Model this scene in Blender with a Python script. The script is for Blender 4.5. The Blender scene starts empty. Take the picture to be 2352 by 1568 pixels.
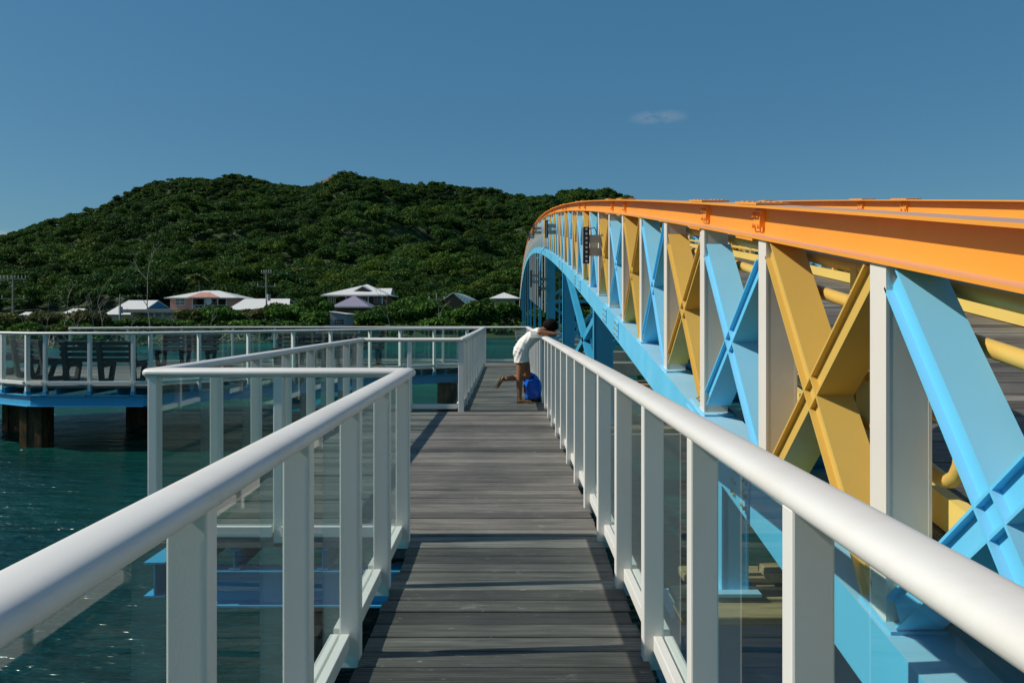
import bpy, bmesh, math, random
import numpy as np
from mathutils import Vector, Matrix, Euler
R = math.radians
random.seed(7)
sc = bpy.context.scene
COL = sc.collection

# ------------------------------------------------------------ camera
EYE = 1.44
cam_d = bpy.data.cameras.new('camera'); cam = bpy.data.objects.new('camera', cam_d); COL.objects.link(cam)
cam.location = (0, 0, EYE); cam.rotation_euler = (R(90), 0, 0)
cam_d.sensor_width = 36; cam_d.lens = 28; cam_d.shift_y = -60/2352
cam_d.clip_start = 0.05; cam_d.clip_end = 5000
sc.camera = cam
# ------------------------------------------------------------ sky, sun
SUN_DIR = Vector((-1.14, -0.085, 1.0)).normalized()      # towards the sun
elev = math.asin(SUN_DIR.z); az = math.atan2(SUN_DIR.x, SUN_DIR.y)
w = bpy.data.worlds.new("World"); sc.world = w; w.use_nodes = True
nt = w.node_tree; nt.nodes.clear()
N = nt.nodes.new; L = nt.links.new
out = N('ShaderNodeOutputWorld'); bg = N('ShaderNodeBackground'); sky = N('ShaderNodeTexSky')
sky.sky_type = 'NISHITA'; sky.sun_disc = False; sky.sun_elevation = elev; sky.sun_rotation = az
sky.air_density = 1.0; sky.dust_density = 0.6; sky.ozone_density = 2.0; sky.altitude = 0
hs = N('ShaderNodeHueSaturation'); hs.inputs['Saturation'].default_value = 1.12; hs.inputs['Value'].default_value = 1.0
L(sky.outputs[0], hs.inputs['Color'])
# a small wisp of cloud high above the bridge, and one low on the left (direction based)
tc = N('ShaderNodeTexCoord')
def wisp(direction, sx, sz, seed):
    d = Vector(direction).normalized()
    right = d.cross(Vector((0, 0, 1))).normalized(); up = right.cross(d)
    def dot(v, k):
        n = N('ShaderNodeVectorMath'); n.operation = 'DOT_PRODUCT'; n.inputs[1].default_value = v; L(tc.outputs['Generated'], n.inputs[0])
        m = N('ShaderNodeMath'); m.operation = 'DIVIDE'; m.inputs[1].default_value = k; L(n.outputs['Value'], m.inputs[0]); return m
    a = dot(right, sx); b = dot(up, sz)
    no = N('ShaderNodeTexNoise'); no.inputs['Scale'].default_value = 30; no.inputs['Detail'].default_value = 8; no.inputs['Roughness'].default_value = 0.65
    mp = N('ShaderNodeMapping'); mp.inputs['Scale'].default_value = (1, 1, 3.2); mp.inputs['Location'].default_value = (seed, 0, 0); L(tc.outputs['Generated'], mp.inputs[0]); L(mp.outputs[0], no.inputs['Vector'])
    def mm(op, x, y):
        m = N('ShaderNodeMath'); m.operation = op
        for i, q in enumerate((x, y)):
            if isinstance(q, (int, float)): m.inputs[i].default_value = q
            else: L(q.outputs[0], m.inputs[i])
        return m
    r2 = mm('ADD', mm('MULTIPLY', a, a), mm('MULTIPLY', b, b))
    f = mm('SUBTRACT', 1.0, r2)
    g = N('ShaderNodeMath'); g.operation = 'SUBTRACT'; L(no.outputs['Fac'], g.inputs[0]); g.inputs[1].default_value = 0.50
    h = mm('ADD', f, mm('MULTIPLY', g, 9.0)); h.use_clamp = True
    k = mm('MULTIPLY', h, mm('MAXIMUM', f, 0.0)); k.use_clamp = True
    return k
def dpx(x, y): return ((x-1176)/1829, 1.0, (724-y)/1829)
c1 = wisp(dpx(1512, 270), 0.042, 0.0095, 3.1); c2 = wisp(dpx(-15, 545), 0.05, 0.012, 9.4)
def mixc(fac, k, a, b):
    m = N('ShaderNodeMix'); m.data_type = 'RGBA'
    s = N('ShaderNodeMath'); s.operation = 'MULTIPLY'; s.inputs[1].default_value = k; L(fac.outputs[0], s.inputs[0]); L(s.outputs[0], m.inputs[0])
    L(a, m.inputs[6]); m.inputs[7].default_value = b; return m.outputs[2]
tn = N('ShaderNodeMix'); tn.data_type = 'RGBA'; tn.blend_type = 'MULTIPLY'; tn.inputs[0].default_value = 1; L(hs.outputs[0], tn.inputs[6]); tn.inputs[7].default_value = (.80, 1.05, 1.03, 1)
ev = N('ShaderNodeMix'); ev.data_type = 'RGBA'; ev.inputs[0].default_value = .50; L(tn.outputs[2], ev.inputs[6]); ev.inputs[7].default_value = (.62, 2.5, 4.75, 1)
cc = mixc(c1, 0.22, ev.outputs[2], (5.2, 5.4, 5.7, 1)); cc = mixc(c2, 0.35, cc, (6.5, 6.8, 7.2, 1))
L(cc, bg.inputs['Color']); bg.inputs['Strength'].default_value = 0.060
L(bg.outputs[0], out.inputs[0])
sun_d = bpy.data.lights.new('sun', 'SUN'); sun_d.energy = 3.6; sun_d.angle = R(0.5); sun_d.color = (1.0, 0.93, 0.82)
sun = bpy.data.objects.new('sun', sun_d); COL.objects.link(sun)
sun.rotation_euler = SUN_DIR.to_track_quat('Z', 'Y').to_euler()
sc.view_settings.view_transform = 'Standard'; sc.view_settings.look = 'None'; sc.view_settings.exposure = 0.3; sc.view_settings.gamma = 1
sc.render.engine = 'CYCLES'
sc.cycles.transparent_max_bounces = 40; sc.cycles.max_bounces = 8; sc.cycles.caustics_reflective = False; sc.cycles.caustics_refractive = False
sc.cycles.use_denoising = True; sc.cycles.sample_clamp_direct = 2.5

WATER = -1.32
# ------------------------------------------------------------ helpers
def tag(o, label=None, cat=None, group=None, kind=None):
    if label: o['label'] = label
    if cat: o['category'] = cat
    if group: o['group'] = group
    if kind: o['kind'] = kind
    return o
def empty(name, loc=(0, 0, 0), rz=0.0):
    o = bpy.data.objects.new(name, None); COL.objects.link(o); o.location = loc; o.rotation_euler = (0, 0, rz); o.empty_display_size = 0.2
    return o
def link(name, me, mat, parent=None, world=True):
    if mat and not me.materials: me.materials.append(mat)
    o = bpy.data.objects.new(name, me); COL.objects.link(o)
    if parent is not None:
        o.parent = parent
        if world:                               # geometry given in world coordinates
            M = Matrix.Translation(-Vector(tloc(parent)))
            if not me.get('moved'): me.transform(M); me['moved'] = 1
    return o
def tloc(p):
    v = Vector(p.location)
    while p.parent is not None: p = p.parent; v += Vector(p.location)
    return v
class MB:
    def __init__(s): s.v = []; s.f = []
    def add(s, vs, fs):
        b = len(s.v); s.v.extend([tuple(q) for q in vs]); s.f.extend([tuple(i+b for i in f) for f in fs])
    def box(s, x0, y0, z0, x1, y1, z1):
        s.add([(x0,y0,z0),(x1,y0,z0),(x1,y1,z0),(x0,y1,z0),(x0,y0,z1),(x1,y0,z1),(x1,y1,z1),(x0,y1,z1)],
              [(0,3,2,1),(4,5,6,7),(0,1,5,4),(1,2,6,5),(2,3,7,6),(3,0,4,7)])
    def obox(s, c, ax, ay, az):                  # centre and three half vectors
        c = Vector(c); ax = Vector(ax); ay = Vector(ay); az = Vector(az)
        vs = [c+sx*ax+sy*ay+sz*az for sz in (-1,1) for sx, sy in ((-1,-1),(1,-1),(1,1),(-1,1))]
        s.add(vs, [(0,3,2,1),(4,5,6,7),(0,1,5,4),(1,2,6,5),(2,3,7,6),(3,0,4,7)])
    def bar(s, p, q, w_, h_, side=None):         # box along p-q, width along side, height across
        p = Vector(p); q = Vector(q); d = (q-p); L_ = d.length; d.normalize()
        sd = Vector(side) if side is not None else (d.cross(Vector((0,0,1))) if abs(d.z) < .95 else Vector((1,0,0)))
        sd = (sd - d*sd.dot(d)).normalized(); up = sd.cross(d)
        s.obox((p+q)/2, sd*w_/2, d*L_/2, up*h_/2)
    def tube(s, pts, r, n=8, caps=True):
        pts = [Vector(p) for p in pts]; rs = r if isinstance(r, (list, tuple)) else [r]*len(pts)
        b = len(s.v); up = None
        for i, p in enumerate(pts):
            d = (pts[min(i+1, len(pts)-1)] - pts[max(i-1, 0)]).normalized()
            if up is None: up = Vector((0,0,1)) if abs(d.z) < .9 else Vector((1,0,0))
            a = d.cross(up).normalized(); up = a.cross(d).normalized()
            for k in range(n):
                t = 2*math.pi*k/n; s.v.append(tuple(p + (a*math.cos(t)+up*math.sin(t))*rs[i]))
        for i in range(len(pts)-1):
            for k in range(n):
                k2 = (k+1) % n; s.f.append((b+i*n+k, b+i*n+k2, b+(i+1)*n+k2, b+(i+1)*n+k))
        if caps:
            s.f.append(tuple(b+k for k in range(n))[::-1]); s.f.append(tuple(b+(len(pts)-1)*n+k for k in range(n)))
    def sweep(s, rings, closed=False, caps=True):
        n = len(rings[0]); b = len(s.v)
        for r_ in rings: s.v.extend([tuple(q) for q in r_])
        for i in range(len(rings)-1):
            for k in range(n):
                k2 = (k+1) % n; s.f.append((b+i*n+k, b+i*n+k2, b+(i+1)*n+k2, b+(i+1)*n+k))
        if caps:
            s.f.append(tuple(b+k for k in range(n))[::-1]); s.f.append(tuple(b+(len(rings)-1)*n+k for k in range(n)))
    def cyl(s, p, q, r, n=12): s.tube([p, q], r, n)
    def mesh(s, name, smooth=False):
        me = bpy.data.meshes.new(name); me.from_pydata(s.v, [], s.f); me.update()
        bm = bmesh.new(); bm.from_mesh(me); bmesh.ops.recalc_face_normals(bm, faces=bm.faces); bm.to_mesh(me); bm.free()
        if smooth:
            for p in me.polygons: p.use_smooth = True
        return me
    def build(s, name, mat, parent=None, smooth=False, bevel=0.0, world=True):
        me = s.mesh(name, smooth); o = link(name, me, mat, parent, world)
        if bevel:
            m = o.modifiers.new('bevel', 'BEVEL'); m.width = bevel; m.segments = 2; m.limit_method = 'ANGLE'; m.angle_limit = R(40)
        if smooth:
            try: me.set_sharp_from_angle(angle=R(45))
            except Exception: pass
        return o

# ------------------------------------------------------------ materials
def newmat(name):
    m = bpy.data.materials.new(name); m.use_nodes = True; t = m.node_tree; b = t.nodes['Principled BSDF']; return m, t, b
def noise(t, scale, detail=4, rough=.55, vec=None, mapscale=None, coord='Object'):
    n = t.nodes.new('ShaderNodeTexNoise'); n.inputs['Scale'].default_value = scale; n.inputs['Detail'].default_value = detail; n.inputs['Roughness'].default_value = rough
    g = t.nodes.new('ShaderNodeNewGeometry') if coord == 'World' else t.nodes.new('ShaderNodeTexCoord')
    src = g.outputs['Position'] if coord == 'World' else g.outputs['Object']
    if mapscale:
        mp = t.nodes.new('ShaderNodeMapping'); mp.inputs['Scale'].default_value = mapscale; t.links.new(src, mp.inputs[0]); src = mp.outputs[0]
    t.links.new(src, n.inputs['Vector']); return n
def ramp(t, src, stops):
    r = t.nodes.new('ShaderNodeValToRGB'); t.links.new(src, r.inputs[0]); e = r.color_ramp.elements
    while len(e) < len(stops): e.new(0.5)
    for i, (p, c) in enumerate(stops): e[i].position = p; e[i].color = (*c, 1) if len(c) == 3 else c
    return r
def mix(t, fac, a, b, mode='MIX'):
    m = t.nodes.new('ShaderNodeMix'); m.data_type = 'RGBA'; m.blend_type = mode
    for i, q in ((0, fac), (6, a), (7, b)):
        if isinstance(q, (int, float)): m.inputs[i].default_value = q
        elif isinstance(q, tuple): m.inputs[i].default_value = (*q, 1) if len(q) == 3 else q
        else: t.links.new(q, m.inputs[i])
    return m.outputs[2]
def bump(t, b, src, strength, dist=0.01):
    n = t.nodes.new('ShaderNodeBump'); n.inputs['Strength'].default_value = strength; n.inputs['Distance'].default_value = dist
    t.links.new(src, n.inputs['Height']); t.links.new(n.outputs[0], b.inputs['Normal']); return n
def paint(name, c, rough=.45, dirt=(.45,.36,.25), amount=.25, dscale=3.0, streak=True, fade=.14, spec=.5, chalk=None, rust=0):
    m, t, b = newmat(name)
    n1 = noise(t, dscale, 6, .65, mapscale=(1, 1, .35) if streak else None, coord='World')
    n2 = noise(t, 1.1, 3, .5, coord='World')
    r1 = ramp(t, n1.outputs['Fac'], [(0.52, (0,0,0)), (0.78, (amount,)*3)])
    base = mix(t, n2.outputs['Fac'], tuple(q*(1-fade) for q in c), tuple(min(1, q*(1+fade*.6)) for q in c))
    col = mix(t, r1.outputs[0], base, tuple(dirt[i]*.5+c[i]*.5 for i in range(3)))
    if rust:        # small rust blooms with runs below them
        nr = noise(t, 7.0, 8, .75, mapscale=(1, 1, .30), coord='World'); rr_ = ramp(t, nr.outputs['Fac'], [(.70, (0,0,0)), (.78, (rust,)*3)])
        col = mix(t, rr_.outputs[0], col, (.20, .085, .03))
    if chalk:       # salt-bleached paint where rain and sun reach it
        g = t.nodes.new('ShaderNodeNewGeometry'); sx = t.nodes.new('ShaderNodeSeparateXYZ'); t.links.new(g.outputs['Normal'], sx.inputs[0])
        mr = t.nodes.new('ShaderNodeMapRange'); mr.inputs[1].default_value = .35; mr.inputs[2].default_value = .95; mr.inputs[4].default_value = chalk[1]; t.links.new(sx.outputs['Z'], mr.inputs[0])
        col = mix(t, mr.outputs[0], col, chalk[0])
    t.links.new(col, b.inputs['Base Color']); b.inputs['Roughness'].default_value = rough; b.inputs['Specular IOR Level'].default_value = spec
    n3 = noise(t, 150, 2, .6, coord='World'); bump(t, b, n3.outputs['Fac'], .08, .002)
    n4 = ramp(t, n1.outputs['Fac'], [(0.3, (rough*.85,)*3), (0.75, (min(1, rough*1.3),)*3)]); t.links.new(n4.outputs[0], b.inputs['Roughness'])
    return m
M = {}
M['white'] = paint('white_paint', (.76, .745, .70), .42, amount=.28, rust=.25)
M['rail'] = paint('rail_paint', (.71, .69, .65), .42, (.42,.31,.20), .45, 5.0, False, .2, rust=.2)
M['offwhite'] = paint('truss_offwhite', (.74, .69, .62), .45, amount=.35, rust=.7)
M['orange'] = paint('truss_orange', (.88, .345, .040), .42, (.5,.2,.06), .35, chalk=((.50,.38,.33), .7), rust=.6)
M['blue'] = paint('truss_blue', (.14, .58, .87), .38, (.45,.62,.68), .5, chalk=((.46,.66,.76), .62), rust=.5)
M['yellow'] = paint('truss_yellow', (.64, .42, .095), .45, (.35,.25,.1), .35, rust=.6)
M['yellow_pale'] = paint('curb_yellow', (.76, .55, .14), .5)
M['beamblue'] = paint('beam_blue', (.036, .34, .58), .45, (.2,.3,.35), .4)
M['black'] = paint('black_plastic', (.012, .012, .014), .4, amount=.05)
M['grey_metal'] = paint('galvanised', (.42, .42, .41), .45)
M['lens'] = paint('lens', (.55, .56, .58), .2, amount=0)
M['bench'] = paint('bench_charcoal', (.009, .012, .015), .6, (.05,.05,.05), .1)
M['concrete'] = paint('concrete', (.36, .33, .27), .85, (.12,.11,.09), .7, 1.2)
M['darksteel'] = paint('dark_steel', (.02, .025, .03), .7)
M['bolt'] = paint('bolt_zinc', (.45, .40, .25), .5)
def glass(name='glass'):
    m = bpy.data.materials.new(name); m.use_nodes = True; t = m.node_tree; t.nodes.clear()
    o = t.nodes.new('ShaderNodeOutputMaterial'); tr = t.nodes.new('ShaderNodeBsdfTransparent'); gl = t.nodes.new('ShaderNodeBsdfGlossy'); mx = t.nodes.new('ShaderNodeMixShader')
    df = t.nodes.new('ShaderNodeBsdfDiffuse'); df.inputs[0].default_value = (.55, .62, .56, 1); m2 = t.nodes.new('ShaderNodeMixShader')
    tr.inputs[0].default_value = (.905, .965, .955, 1); gl.inputs['Roughness'].default_value = .02; gl.inputs[0].default_value = (1,1,1,1)
    fr = t.nodes.new('ShaderNodeFresnel'); fr.inputs[0].default_value = 1.5
    # salt film left by spray
    n = noise(t, 2.3, 6, .7, coord='World'); r = ramp(t, n.outputs['Fac'], [(0.35, (.001,)*3), (0.85, (.014,)*3)])
    t.links.new(r.outputs[0], m2.inputs[0]); t.links.new(tr.outputs[0], m2.inputs[1]); t.links.new(df.outputs[0], m2.inputs[2])
    gg = t.nodes.new('ShaderNodeNewGeometry'); iv = t.nodes.new('ShaderNodeMath'); iv.operation = 'SUBTRACT'; iv.inputs[0].default_value = 1.0; t.links.new(gg.outputs['Backfacing'], iv.inputs[1])
    mu = t.nodes.new('ShaderNodeMath'); mu.operation = 'MULTIPLY'; t.links.new(iv.outputs[0], mu.inputs[0]); t.links.new(fr.outputs[0], mu.inputs[1])
    t.links.new(mu.outputs[0], mx.inputs[0]); t.links.new(m2.outputs[0], mx.inputs[1]); t.links.new(gl.outputs[0], mx.inputs[2]); t.links.new(mx.outputs[0], o.inputs[0])
    return m
M['glass'] = glass()
def glass_wet():
    m = glass('glass_speckled'); t = m.node_tree
    n = t.nodes.new('ShaderNodeTexVoronoi'); n.inputs['Scale'].default_value = 26; g = t.nodes.new('ShaderNodeNewGeometry'); t.links.new(g.outputs['Position'], n.inputs['Vector'])
    r = ramp(t, n.outputs['Distance'], [(0.0, (1,1,1)), (0.26, (0,0,0))]); n2 = noise(t, 3.0, 4, .6, coord='World'); r2 = ramp(t, n2.outputs['Fac'], [(.48, (0,0,0)), (.58, (.75,)*3)])
    f = mix(t, 1.0, r.outputs[0], r2.outputs[0], 'MULTIPLY')
    o = [q for q in t.nodes if q.type == 'OUTPUT_MATERIAL'][0]; last = o.inputs[0].links[0].from_socket
    d = t.nodes.new('ShaderNodeBsdfDiffuse'); d.inputs[0].default_value = (.9,.92,.92,1); x = t.nodes.new('ShaderNodeMixShader')
    t.links.new(f, x.inputs[0]); t.links.new(last, x.inputs[1]); t.links.new(d.outputs[0], x.inputs[2]); t.links.new(x.outputs[0], o.inputs[0]); return m
M['wetglass'] = glass_wet()
def wood():
    m, t, b = newmat('weathered_decking')
    g = t.nodes.new('ShaderNodeNewGeometry')
    isl = ramp(t, g.outputs['Random Per Island'], [(0, (.078,.075,.070)), (.3, (.160,.152,.138)), (.6, (.205,.195,.178)), (.85, (.265,.252,.228)), (1, (.115,.112,.112))])
    n1 = noise(t, 9, 6, .7, mapscale=(.25, 5.5, 1), coord='World')       # grain along the board
    r1 = ramp(t, n1.outputs['Fac'], [(.28, (.45,)*3), (.72, (1.45,)*3)])
    c = mix(t, 1.0, isl.outputs[0], r1.outputs[0], 'MULTIPLY')
    n7 = noise(t, 5, 5, .7, mapscale=(.22, 4.5, 1), coord='World'); r7 = ramp(t, n7.outputs['Fac'], [(.32, (.62,)*3), (.68, (1.3,)*3)]); c = mix(t, 1.0, c, r7.outputs[0], 'MULTIPLY')
    n2 = noise(t, 5, 8, .75, mapscale=(.7, 1.6, 1), coord='World'); r2 = ramp(t, n2.outputs['Fac'], [(.58, (0,0,0)), (.70, (.6,)*3)])
    c = mix(t, r2.outputs[0], c, (.36, .35, .33))
    n3 = noise(t, 1.2, 4, .6, coord='World'); r3 = ramp(t, n3.outputs['Fac'], [(.35, (.68,.67,.66)), (.7, (1.15,1.12,1.06))])
    c = mix(t, 1.0, c, r3.outputs[0], 'MULTIPLY')
    n5 = noise(t, 24, 2, .5, mapscale=(.5, 1.3, 1), coord='World'); r5 = ramp(t, n5.outputs['Fac'], [(.70, (0,0,0)), (.74, (.45,)*3)]); c = mix(t, r5.outputs[0], c, (.42, .44, .42))
    b.inputs['Roughness'].default_value = .62
    w_ = t.nodes.new('ShaderNodeTexWave'); w_.bands_direction = 'Y'; w_.inputs['Scale'].default_value = 20; w_.inputs['Distortion'].default_value = .25; t.links.new(g.outputs['Position'], w_.inputs['Vector'])
    r6 = ramp(t, w_.outputs['Color'], [(.0, (.62,)*3), (.35, (1.0,)*3)]); c = mix(t, 1.0, c, r6.outputs[0], 'MULTIPLY'); t.links.new(c, b.inputs['Base Color'])
    s = mix(t, .5, w_.outputs['Color'], n1.outputs['Fac']); bump(t, b, s, .8, .007)
    return m
M['wood'] = wood()
def timber():
    m, t, b = newmat('old_timber'); n = noise(t, 6, 6, .7, mapscale=(.4, 3, 3), coord='World')
    r = ramp(t, n.outputs['Fac'], [(.3, (.18,.13,.06)), (.7, (.46,.36,.18))]); t.links.new(r.outputs[0], b.inputs['Base Color']); b.inputs['Roughness'].default_value = .8; return m
M['timber'] = timber()
def rust():
    m, t, b = newmat('rusty_pile'); n = noise(t, 2.2, 8, .7, mapscale=(1.5, 1.5, .5), coord='World')
    r = ramp(t, n.outputs['Fac'], [(.3, (.016,.011,.008)), (.48, (.075,.042,.018)), (.62, (.24,.11,.03)), (.8, (.09,.05,.025))])
    t.links.new(r.outputs[0], b.inputs['Base Color']); b.inputs['Roughness'].default_value = .85; bump(t, b, n.outputs['Fac'], .5, .02); return m
M['rust'] = rust()
def water():
    m, t, b = newmat('lagoon_water')
    n = noise(t, .045, 3, .5, mapscale=(.7, 1.2, 1), coord='World')
    r = ramp(t, n.outputs['Fac'], [(.38, (.002, .034, .034)), (.62, (.006, .098, .060))]); t.links.new(r.outputs[0], b.inputs['Base Color'])
    b.inputs['Roughness'].default_value = .22; b.inputs['IOR'].default_value = 1.33; b.inputs['Specular IOR Level'].default_value = .38
    n1 = noise(t, 2.0, 4, .55, mapscale=(.5, 1.6, 1), coord='World'); n2 = noise(t, .35, 3, .5, mapscale=(.7, 1.4, 1), coord='World')
    s = t.nodes.new('ShaderNodeMath'); s.operation = 'MULTIPLY_ADD'; t.links.new(n2.outputs['Fac'], s.inputs[0]); s.inputs[1].default_value = 1.5; t.links.new(n1.outputs['Fac'], s.inputs[2])
    bump(t, b, s.outputs[0], 1.0, .25); return m
M['water'] = water()
def foliage(name, a, b_, c_, per='island', transl=.25, big=None):
    m, t, b = newmat(name); g = t.nodes.new('ShaderNodeNewGeometry')
    r = ramp(t, g.outputs['Random Per Island'], [(0, a), (.55, b_), (1, c_)]); c = r.outputs[0]
    n = noise(t, big or .25, 4, .6, coord='World'); r2 = ramp(t, n.outputs['Fac'], [(.32, (.50,.55,.6)), (.68, (1.5, 1.35, 1.1))]); c = mix(t, 1.0, c, r2.outputs[0], 'MULTIPLY')
    if per == 'attr':
        at = t.nodes.new('ShaderNodeAttribute'); at.attribute_name = 'tint'
        c = mix(t, 1.0, c, at.outputs['Color'], 'MULTIPLY')
    t.links.new(c, b.inputs['Base Color']); b.inputs['Roughness'].default_value = .6; b.inputs['Specular IOR Level'].default_value = .12
    tl = t.nodes.new('ShaderNodeBsdfTranslucent'); t.links.new(c, tl.inputs[0]); mx = t.nodes.new('ShaderNodeMixShader'); mx.inputs[0].default_value = transl
    o = t.nodes['Material Output']; t.links.new(b.outputs[0], mx.inputs[1]); t.links.new(tl.outputs[0], mx.inputs[2]); t.links.new(mx.outputs[0], o.inputs[0]); return m
M['hillleaf'] = foliage('hill_foliage', (.030,.074,.014), (.042,.098,.018), (.058,.120,.025), 'attr', .28, .03)
M['mangrove'] = foliage('mangrove_foliage', (.028,.078,.013), (.055,.142,.022), (.105,.205,.042), big=.35)
M['scrub'] = foliage('scrub_foliage', (.065,.070,.024), (.105,.125,.036), (.17,.17,.06), big=.35)
M['palmleaf'] = foliage('palm_foliage', (.06,.085,.025), (.09,.12,.035), (.15,.16,.05), big=1)
M['bark'] = paint('bark', (.13,.10,.075), .9); M['deadwood'] = paint('dead_wood', (.33,.285,.23), .85, (.2,.15,.1), .6)
def soil():
    m, t, b = newmat('hill_soil'); n = noise(t, .12, 6, .7, coord='World'); r = ramp(t, n.outputs['Fac'], [(.35, (.018,.040,.010)), (.6, (.032,.062,.014)), (.75, (.05,.07,.022))])
    t.links.new(r.outputs[0], b.inputs['Base Color']); b.inputs['Roughness'].default_value = .95; return m
M['soil'] = soil()
M['rock'] = paint('rock_brown', (.16,.10,.07), .9, (.05,.04,.03), .8, .6, False, .4)

def roofmat(name, c, period=.45):
    m, t, b = newmat(name); tcn = t.nodes.new('ShaderNodeUVMap')
    w_ = t.nodes.new('ShaderNodeTexWave'); w_.bands_direction = 'X'; w_.inputs['Scale'].default_value = .314/period/2*2; t.links.new(tcn.outputs[0], w_.inputs['Vector'])
    n = noise(t, 1.0, 4, .6, coord='World'); base = mix(t, n.outputs['Fac'], tuple(q*.86 for q in c), c)
    cc_ = mix(t, w_.outputs['Color'], tuple(q*.84 for q in c), base); t.links.new(cc_, b.inputs['Base Color']); b.inputs['Roughness'].default_value = .5
    bump(t, b, w_.outputs['Color'], .6, .012); return m
M['roof_white'] = roofmat('metal_roof_white', (.74,.73,.70)); M['roof_purple'] = roofmat('metal_roof_purple', (.30,.27,.36)); M['roof_green'] = roofmat('metal_roof_green', (.52,.60,.52))
M['pinkwall'] = paint('pink_wall', (.62,.31,.25), .8); M['bluewall'] = paint('blue_gable', (.05,.22,.38), .7); M['creamwall'] = paint('cream_wall', (.55,.46,.33), .8)
M['greywall'] = paint('grey_board_wall', (.33,.32,.34), .8); M['brownwall'] = paint('brown_wall', (.16,.09,.05), .8); M['dark'] = paint('dark_opening', (.012,.013,.015), .5, amount=0)
M['wglass'] = paint('window_pane', (.10,.13,.15), .15, amount=0); M['skin'] = paint('skin_brown', (.28,.115,.052), .5, (.3,.12,.06), .05, 3, False, .06)
M['dress'] = paint('white_knit', (.80,.78,.73), .85, (.6,.6,.55), .1, 8, False, .05); M['hair'] = paint('black_hair', (.006,.005,.005), .85, amount=0, spec=.12)
M['sole'] = paint('sandal_sole', (.50,.36,.20), .8); M['bag'] = paint('blue_vinyl', (.010,.14,.78), .2, amount=.05); M['pole'] = paint('pole_concrete', (.27,.25,.22), .9)

# ------------------------------------------------------------ ground, hill, water
def lerp(x, xs, ys): return np.interp(x, xs, ys)
RX = np.array([-1400,-700,-300,0,60,120,200,260,330,400,500,560,620,680,735,790,860,920,960,1010,1080,1150,1210,1270,1330,1400,1450,1600,1800,2100,3000], float)
RY = np.array([735,700,640,553,530,510,495,470,435,418,415,407,425,437,430,402,415,425,430,425,435,445,455,450,435,440,460,520,600,670,700], float)
RIDGE_D = 430.0
SX = (RX-1176)/1829; SHOR = 1.44+(724-RY)/1829*RIDGE_D-8.0
def shore(x): return lerp(x, [-400,-60,-38,-24,-8,0,8,40,400], [62,66,68,84,95,98,103,112,120])
rng = np.random.RandomState(3)
_ph = rng.rand(40)*6.28; _dr = rng.rand(40)*6.28
def fbm(x, y, base=1/60., oct=5):
    v = 0*x; amp = 1.0; fr = base; k = 0
    for o in range(oct):
        for j in range(3):
            v = v + amp*np.sin((x*math.cos(_dr[k])+y*math.sin(_dr[k]))*fr*6.28+_ph[k]+1.7*np.sin((x*math.sin(_dr[k])-y*math.cos(_dr[k]))*fr*4+_ph[k+1])); k += 1
        amp *= .5; fr *= 2.1
    return v/3
def ground(x, y):
    x = np.asarray(x, float); y = np.asarray(y, float)
    sh = shore(x); d = y-sh
    z = np.where(d < 0, WATER+d*.15, np.minimum(WATER+.15+d*.06, -.6+d*.018))
    z = np.maximum(z, -6)
    r = np.sqrt(x*x+y*y); s = np.clip(x/np.maximum(y, 1), -1.6, 1.6); sr = np.sqrt(1+s*s)
    hr = lerp(s, SX, SHOR)
    y0 = 172.0; t = np.clip((y-y0)/(RIDGE_D-y0), 0, 1)
    prof = t**1.15*(1-.10*np.sin(t*math.pi))
    back = np.clip((y-RIDGE_D)/300., 0, 1)
    hz = hr*prof*(1-.7*back*back*(3-2*back))
    rough_ = fbm(x, y, 1/110., 4)*9*np.sin(np.clip(t, 0, 1)*math.pi)**.8 + fbm(x+50, y, 1/28., 3)*1.2*np.clip(t*3, 0, 1)
    return np.where(y > y0, z+np.maximum(hz, 0)*1.0+rough_*(hr > 10), z)
def terrain():
    ys = np.concatenate([np.arange(56, 130, 3), np.arange(130, 440, 4), np.arange(440, 900, 20)])
    xs = np.concatenate([np.arange(-900, -360, 30), np.arange(-360, 140, 5), np.arange(140, 900, 30)])
    X, Y = np.meshgrid(xs, ys); Z = ground(X, Y); nx = len(xs); ny = len(ys)
    v = np.stack([X.ravel(), Y.ravel(), Z.ravel()], 1)
    i = np.arange(nx*ny).reshape(ny, nx); f = np.stack([i[:-1,:-1].ravel(), i[:-1,1:].ravel(), i[1:,1:].ravel(), i[1:,:-1].ravel()], 1)
    me = bpy.data.meshes.new('hill'); me.from_pydata(v.tolist(), [], f.tolist()); me.update()
    for p in me.polygons: p.use_smooth = True
    o = link('hill', me, M['soil']); tag(o, kind='structure')
terrain()
wm = MB(); wm.add([(-3000,-400,WATER),(3000,-400,WATER),(3000,2600,WATER),(-3000,2600,WATER)], [(0,1,2,3)]); tag(wm.build('water', M['water']), kind='structure')
sb = MB(); sb.add([(-3000,-400,WATER-4),(3000,-400,WATER-4),(3000,2600,WATER-4),(-3000,2600,WATER-4)], [(0,1,2,3)]); tag(sb.build('seabed', M['soil']), kind='structure')

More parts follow.
